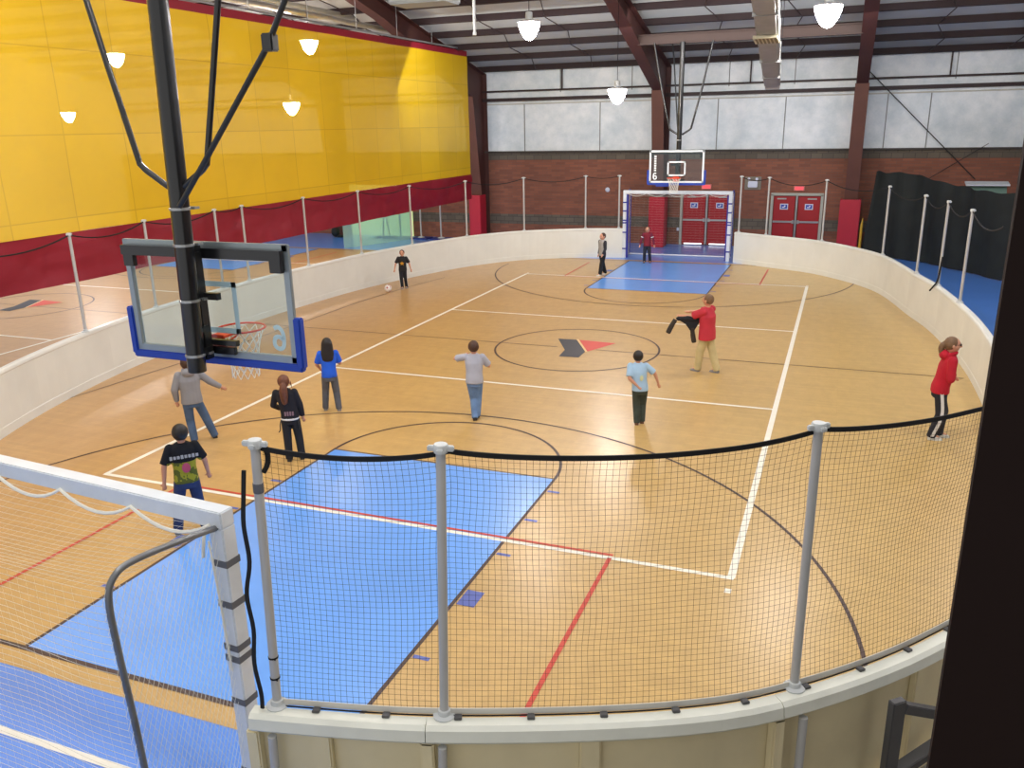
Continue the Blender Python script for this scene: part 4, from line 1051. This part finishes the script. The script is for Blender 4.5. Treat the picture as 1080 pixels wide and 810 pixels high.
person('girl in a bright blue T-shirt with long dark hair, standing on the white sideline', (-2.88, -5.46), 1.33, -4, mat('bright_blue_jersey', (28, 92, 218), .8, var=.08), GREYT, SHOEG, BLACKH, 'long', .5,
       armR=((.25, .25, -.9), (-.5, .8, .1)), armL=((-.3, .15, -.9), (.2, .6, -.5)), legR=(.09, .0), legL=(-.09, .06), lean=(.0, .02), skirt=-.01)
person('person in pale grey shirt and light jeans, arms raised, mid-court', (-.29, -5.01), 1.36, -6, mat('pale_grey_jersey', (172, 174, 186), .85, var=.05), LDENIM, SHOED, BROWNH, 'short', .5,
       armR=((.45, .4, -.8), (-.7, .6, .2)), armL=((-.8, .45, -.25), (.7, .7, .1)), legR=(.02, .02), legL=(.0, -.08), kneeL=.3, lean=(.0, .02), bulk=1.1, skirt=.0)
def bt_extra(t, h, J, HC, nk, pel, hr, Mh):
    m = MB(); m.ell((.01, -.078*h*1.05, .66*h), (.024*h, .005, .04*h)); m.build('back_print', mat('pale_yellow_print', (206, 210, 168), .8), t)
person('boy in a light blue T-shirt and dark trousers running toward the centre circle', (2.43, -4.42), 1.25, 6, mat('light_blue_jersey', (164, 196, 224), .8, var=.07), DKGREEN, SHOEBR, BLACKH, 'short', .5,
       armR=((.8, .1, -.75), (.35, .2, -1)), armL=((-.1, -.5, -1), (.8, -.15, -.75)), legR=(.04, .02), legL=(-.035, -.04), lean=(-.03, .03), kneeR=.15, bulk=1.06, extra=bt_extra)
person('adult in a red shirt and khaki trousers striding past the centre circle', (3.0, -.99), 1.57, 62, mat('red_jersey', (190, 46, 62), .8, var=.08), KHAKI, SHOEG, LBROWN, 'short', .6,
       armR=((.1, 1, -.35), (-.05, 1, -.15)), armL=((-.1, 1, -.5), (.1, 1, -.1)), legR=(.04, -.14), legL=(-.05, .09), lean=(0, .01), bulk=1.24, skirt=.04, pants_flare=1.1)
# jacket held by the adult in red
t = thing('dark_jacket', 'black jacket with dangling sleeves held out by the adult in the red shirt', 'jacket', (3.2, -.9, -.09), math.atan2(-.365, -.931))
m = MB()
for a, b in (((.36, 0, 1.16), (.80, 0, 1.19)),): cap(m, a, b, .05, .045)
m.loft([[Vector(p)+Vector((0, d, 0)) for p in ((.33, 0, 1.2), (.62, 0, 1.24), (.86, 0, 1.2), (.66, 0, 1.08), (.55, 0, .93), (.47, 0, .96))] for d in (-.03, .03)])
remesh(m, 'jacket_body', BLACKT, t, .012, 2)
for P in (((.86, 0, 1.17), (.93, 0, 1.05), (1.0, 0, .9)), ((.52, 0, 1.0), (.5, 0, .85), (.47, 0, .7))):
    m = MB(); m.tube(spline(P, 4), [.045]*4+[.05]*4+[.042], 10); m.build('sleeve', mat('charcoal_sleeve', (52, 46, 40), .85), t, True)
def wo_extra(t, h, J, HC, nk, pel, hr, Mh):
    for nm, s in (('R', 1), ('L', -1)):
        hp, kne, an = J[nm+'leg']; m = MB(); o = Vector((s*.047*h, 0, 0)); P = spline([hp+Vector((s*.052*h, 0, 0)), kne+o, an+Vector((s*.042*h, 0, 0))], 6)
        m.loft([[p+Vector((s*.004*(-1 if q in (0, 3) else 1), dy*.014*h, 0)) for q, dy in enumerate((-1, -1, 1, 1))] for p in P]); m.build('side_stripe', WTRIM, t)
    m = MB()
    for s in (-1, 1): m.tube([HC+Mh @ Vector((s*hr*.36+hr*.2*math.cos(a), hr*1.08, hr*.12+hr*.16*math.sin(a))) for a in [2*PI*i/12 for i in range(12)]], .003*h, 5, loop=True); m.tube([HC+Mh @ Vector((s*hr*.56, hr*1.05, hr*.15)), HC+Mh @ Vector((s*hr*.98, hr*.0, hr*.15))], .002*h, 5)
    m.build('glasses', SHOED, t)
person('woman in red hooded jacket and dark track trousers, by the dark column', (6.93, -3.65), 1.63, -78, mat('red_fleece', (176, 14, 40), .85, var=.1), mat('navy_track_trousers', (28, 30, 44), .8), SHOEW, LBROWN, 'ponytail', 1.,
       armR=((.15, .0, -1), (-1, .35, .1)), armL=((-.15, -.05, -1), (1, .35, -.05)), legR=(.04, -.03), legL=(-.05, .05), lean=(0, .05), hood=True, extra=wo_extra, bulk=1.05)
def gk_extra(t, h, J, HC, nk, pel, hr, Mh):
    for nm in 'RL':
        sh, e, w, d = J[nm+'arm']; c = sh.lerp(e, .55); dd = (e-sh).normalized(); m = MB(); cap(m, c-dd*.012*h, c+dd*.012*h, .046*h, .045*h, ends=(False, False)); m.build('sleeve_band', WTRIM, t, True)
person('goalkeeper child in maroon and navy shirt standing before the far goal', (-1.12, 12.37), 1.28, 176, mat('maroon_jersey', (124, 22, 40), .8), mat('navy_trousers', (26, 28, 44), .8), SHOED, BROWNH, 'short', 1.,
       armR=((.4, .1, -1), (.2, .3, -1)), armL=((-.4, .1, -1), (-.2, .3, -1)), legR=(.07, .03), legL=(-.09, .0), sleeves=mat('crimson_navy_sleeve', (110, 22, 52), .8), extra=gk_extra)
person('boy in a grey shirt with black sleeves walking left of the far goal', (-1.98, 9.45), 1.38, 128, mat('grey_jersey', (160, 158, 156), .8), BLACKT, SHOEW, BROWNH, 'short', 1.,
       armR=((.2, -.2, -1), (.0, .3, -1)), armL=((-.3, .2, -1), (-.1, .6, -.8)), legR=(.04, -.12), legL=(-.05, .11), sleeves=mat('black_sleeve', (36, 36, 44), .8), pants_flare=1.1)
def star_extra(t, h, J, HC, nk, pel, hr, Mh):
    m = MB(); pts = []
    for i in range(10):
        r = (.055 if i % 2 == 0 else .026)*h; a = PI/2+i*PI/5; pts.append((r*math.cos(a)*1.1, r*math.sin(a)))
    m.loft([[Vector((x, yy, .665*h+z)) for x, z in pts] for yy in (.07*h, .084*h)]); m.build('chest_star', mat('gold_print', (214, 156, 40), .7), t)
    for nm, s in (('R', 1), ('L', -1)):
        hp, kne, an = J[nm+'leg']; m = MB(); P = spline([hp+Vector((s*.054*h, .01, 0)), kne+Vector((s*.044*h, .01, 0)), an+Vector((s*.038*h, .01, 0))], 6)
        m.loft([[p+Vector((s*.004*(-1 if q in (0, 3) else 1), dy*.012*h, 0)) for q, dy in enumerate((-1, -1, 1, 1))] for p in P]); m.build('side_stripe', WTRIM, t)
person('small boy in black T-shirt with gold star, near the ball', (-7.32, 5.52), 1.19, 172, mat('black_tee', (26, 26, 30), .8), BLACKT, SHOEG, BROWNH, 'short', .5,
       armR=((.5, .1, -1), (.2, .3, -1)), armL=((-.5, .05, -1), (-.25, .2, -1)), legR=(.03, .06), legL=(-.07, -.05), extra=star_extra, bulk=1.06)

# ------------------------------------------------------------------ camera, light
q = dict(f=882.17, c=(5.2727, -17.4434, 4.7969), w=-.3740, p=-.2991, r=-.0195)
cw, sw_, cp, sp, cr, sr = math.cos(q['w']), math.sin(q['w']), math.cos(q['p']), math.sin(q['p']), math.cos(q['r']), math.sin(q['r'])
fw = Vector((sw_*cp, cw*cp, sp)); rt = Vector((cw, -sw_, 0)); up = rt.cross(fw)
X = rt*cr+up*sr; Y = -rt*sr+up*cr
cd = bpy.data.cameras.new('camera'); cd.sensor_width = 36; cd.lens = 36*q['f']/1080; cd.clip_end = 200
co = bpy.data.objects.new('camera', cd); COL.objects.link(co)
M = Matrix((X, Y, -fw)).transposed().to_4x4(); M.translation = Vector(q['c']); co.matrix_world = M
bpy.context.scene.camera = co
w = bpy.data.worlds.new('world'); bpy.context.scene.world = w; w.use_nodes = True
w.node_tree.nodes['Background'].inputs[0].default_value = (1, .98, .96, 1); w.node_tree.nodes['Background'].inputs[1].default_value = 1.0
def area(name, loc, size, energy, rot=(0, 0, 0), col=(1, 1, 1)):
    l = bpy.data.lights.new(name, 'AREA'); l.shape = 'RECTANGLE'; l.size, l.size_y = size; l.energy = energy; l.color = col
    o = bpy.data.objects.new(name, l); COL.objects.link(o); o.location = loc; o.rotation_euler = rot; return o
area('roof_light_bank', (-1, -11, 10.5), (14, 8), 500)  # added soft fill over the near court, not a fixture of the hall
area('roof_light_bank', (-18, 1, 9.0), (12, 16), 1000)  # added fill that brightens the floor beyond the curtain
area('roof_light_bank', (-1, 10, 7.2), (16, 3), 450, rot=(.9, 0, 0))  # added fill tilted to brighten the far wall
sc = bpy.context.scene
sc.view_settings.view_transform = 'Standard'; sc.view_settings.look = 'None'; sc.view_settings.exposure = -.3
sc.cycles.max_bounces = 8; sc.cycles.transparent_max_bounces = 16; sc.cycles.sample_clamp_indirect = 6
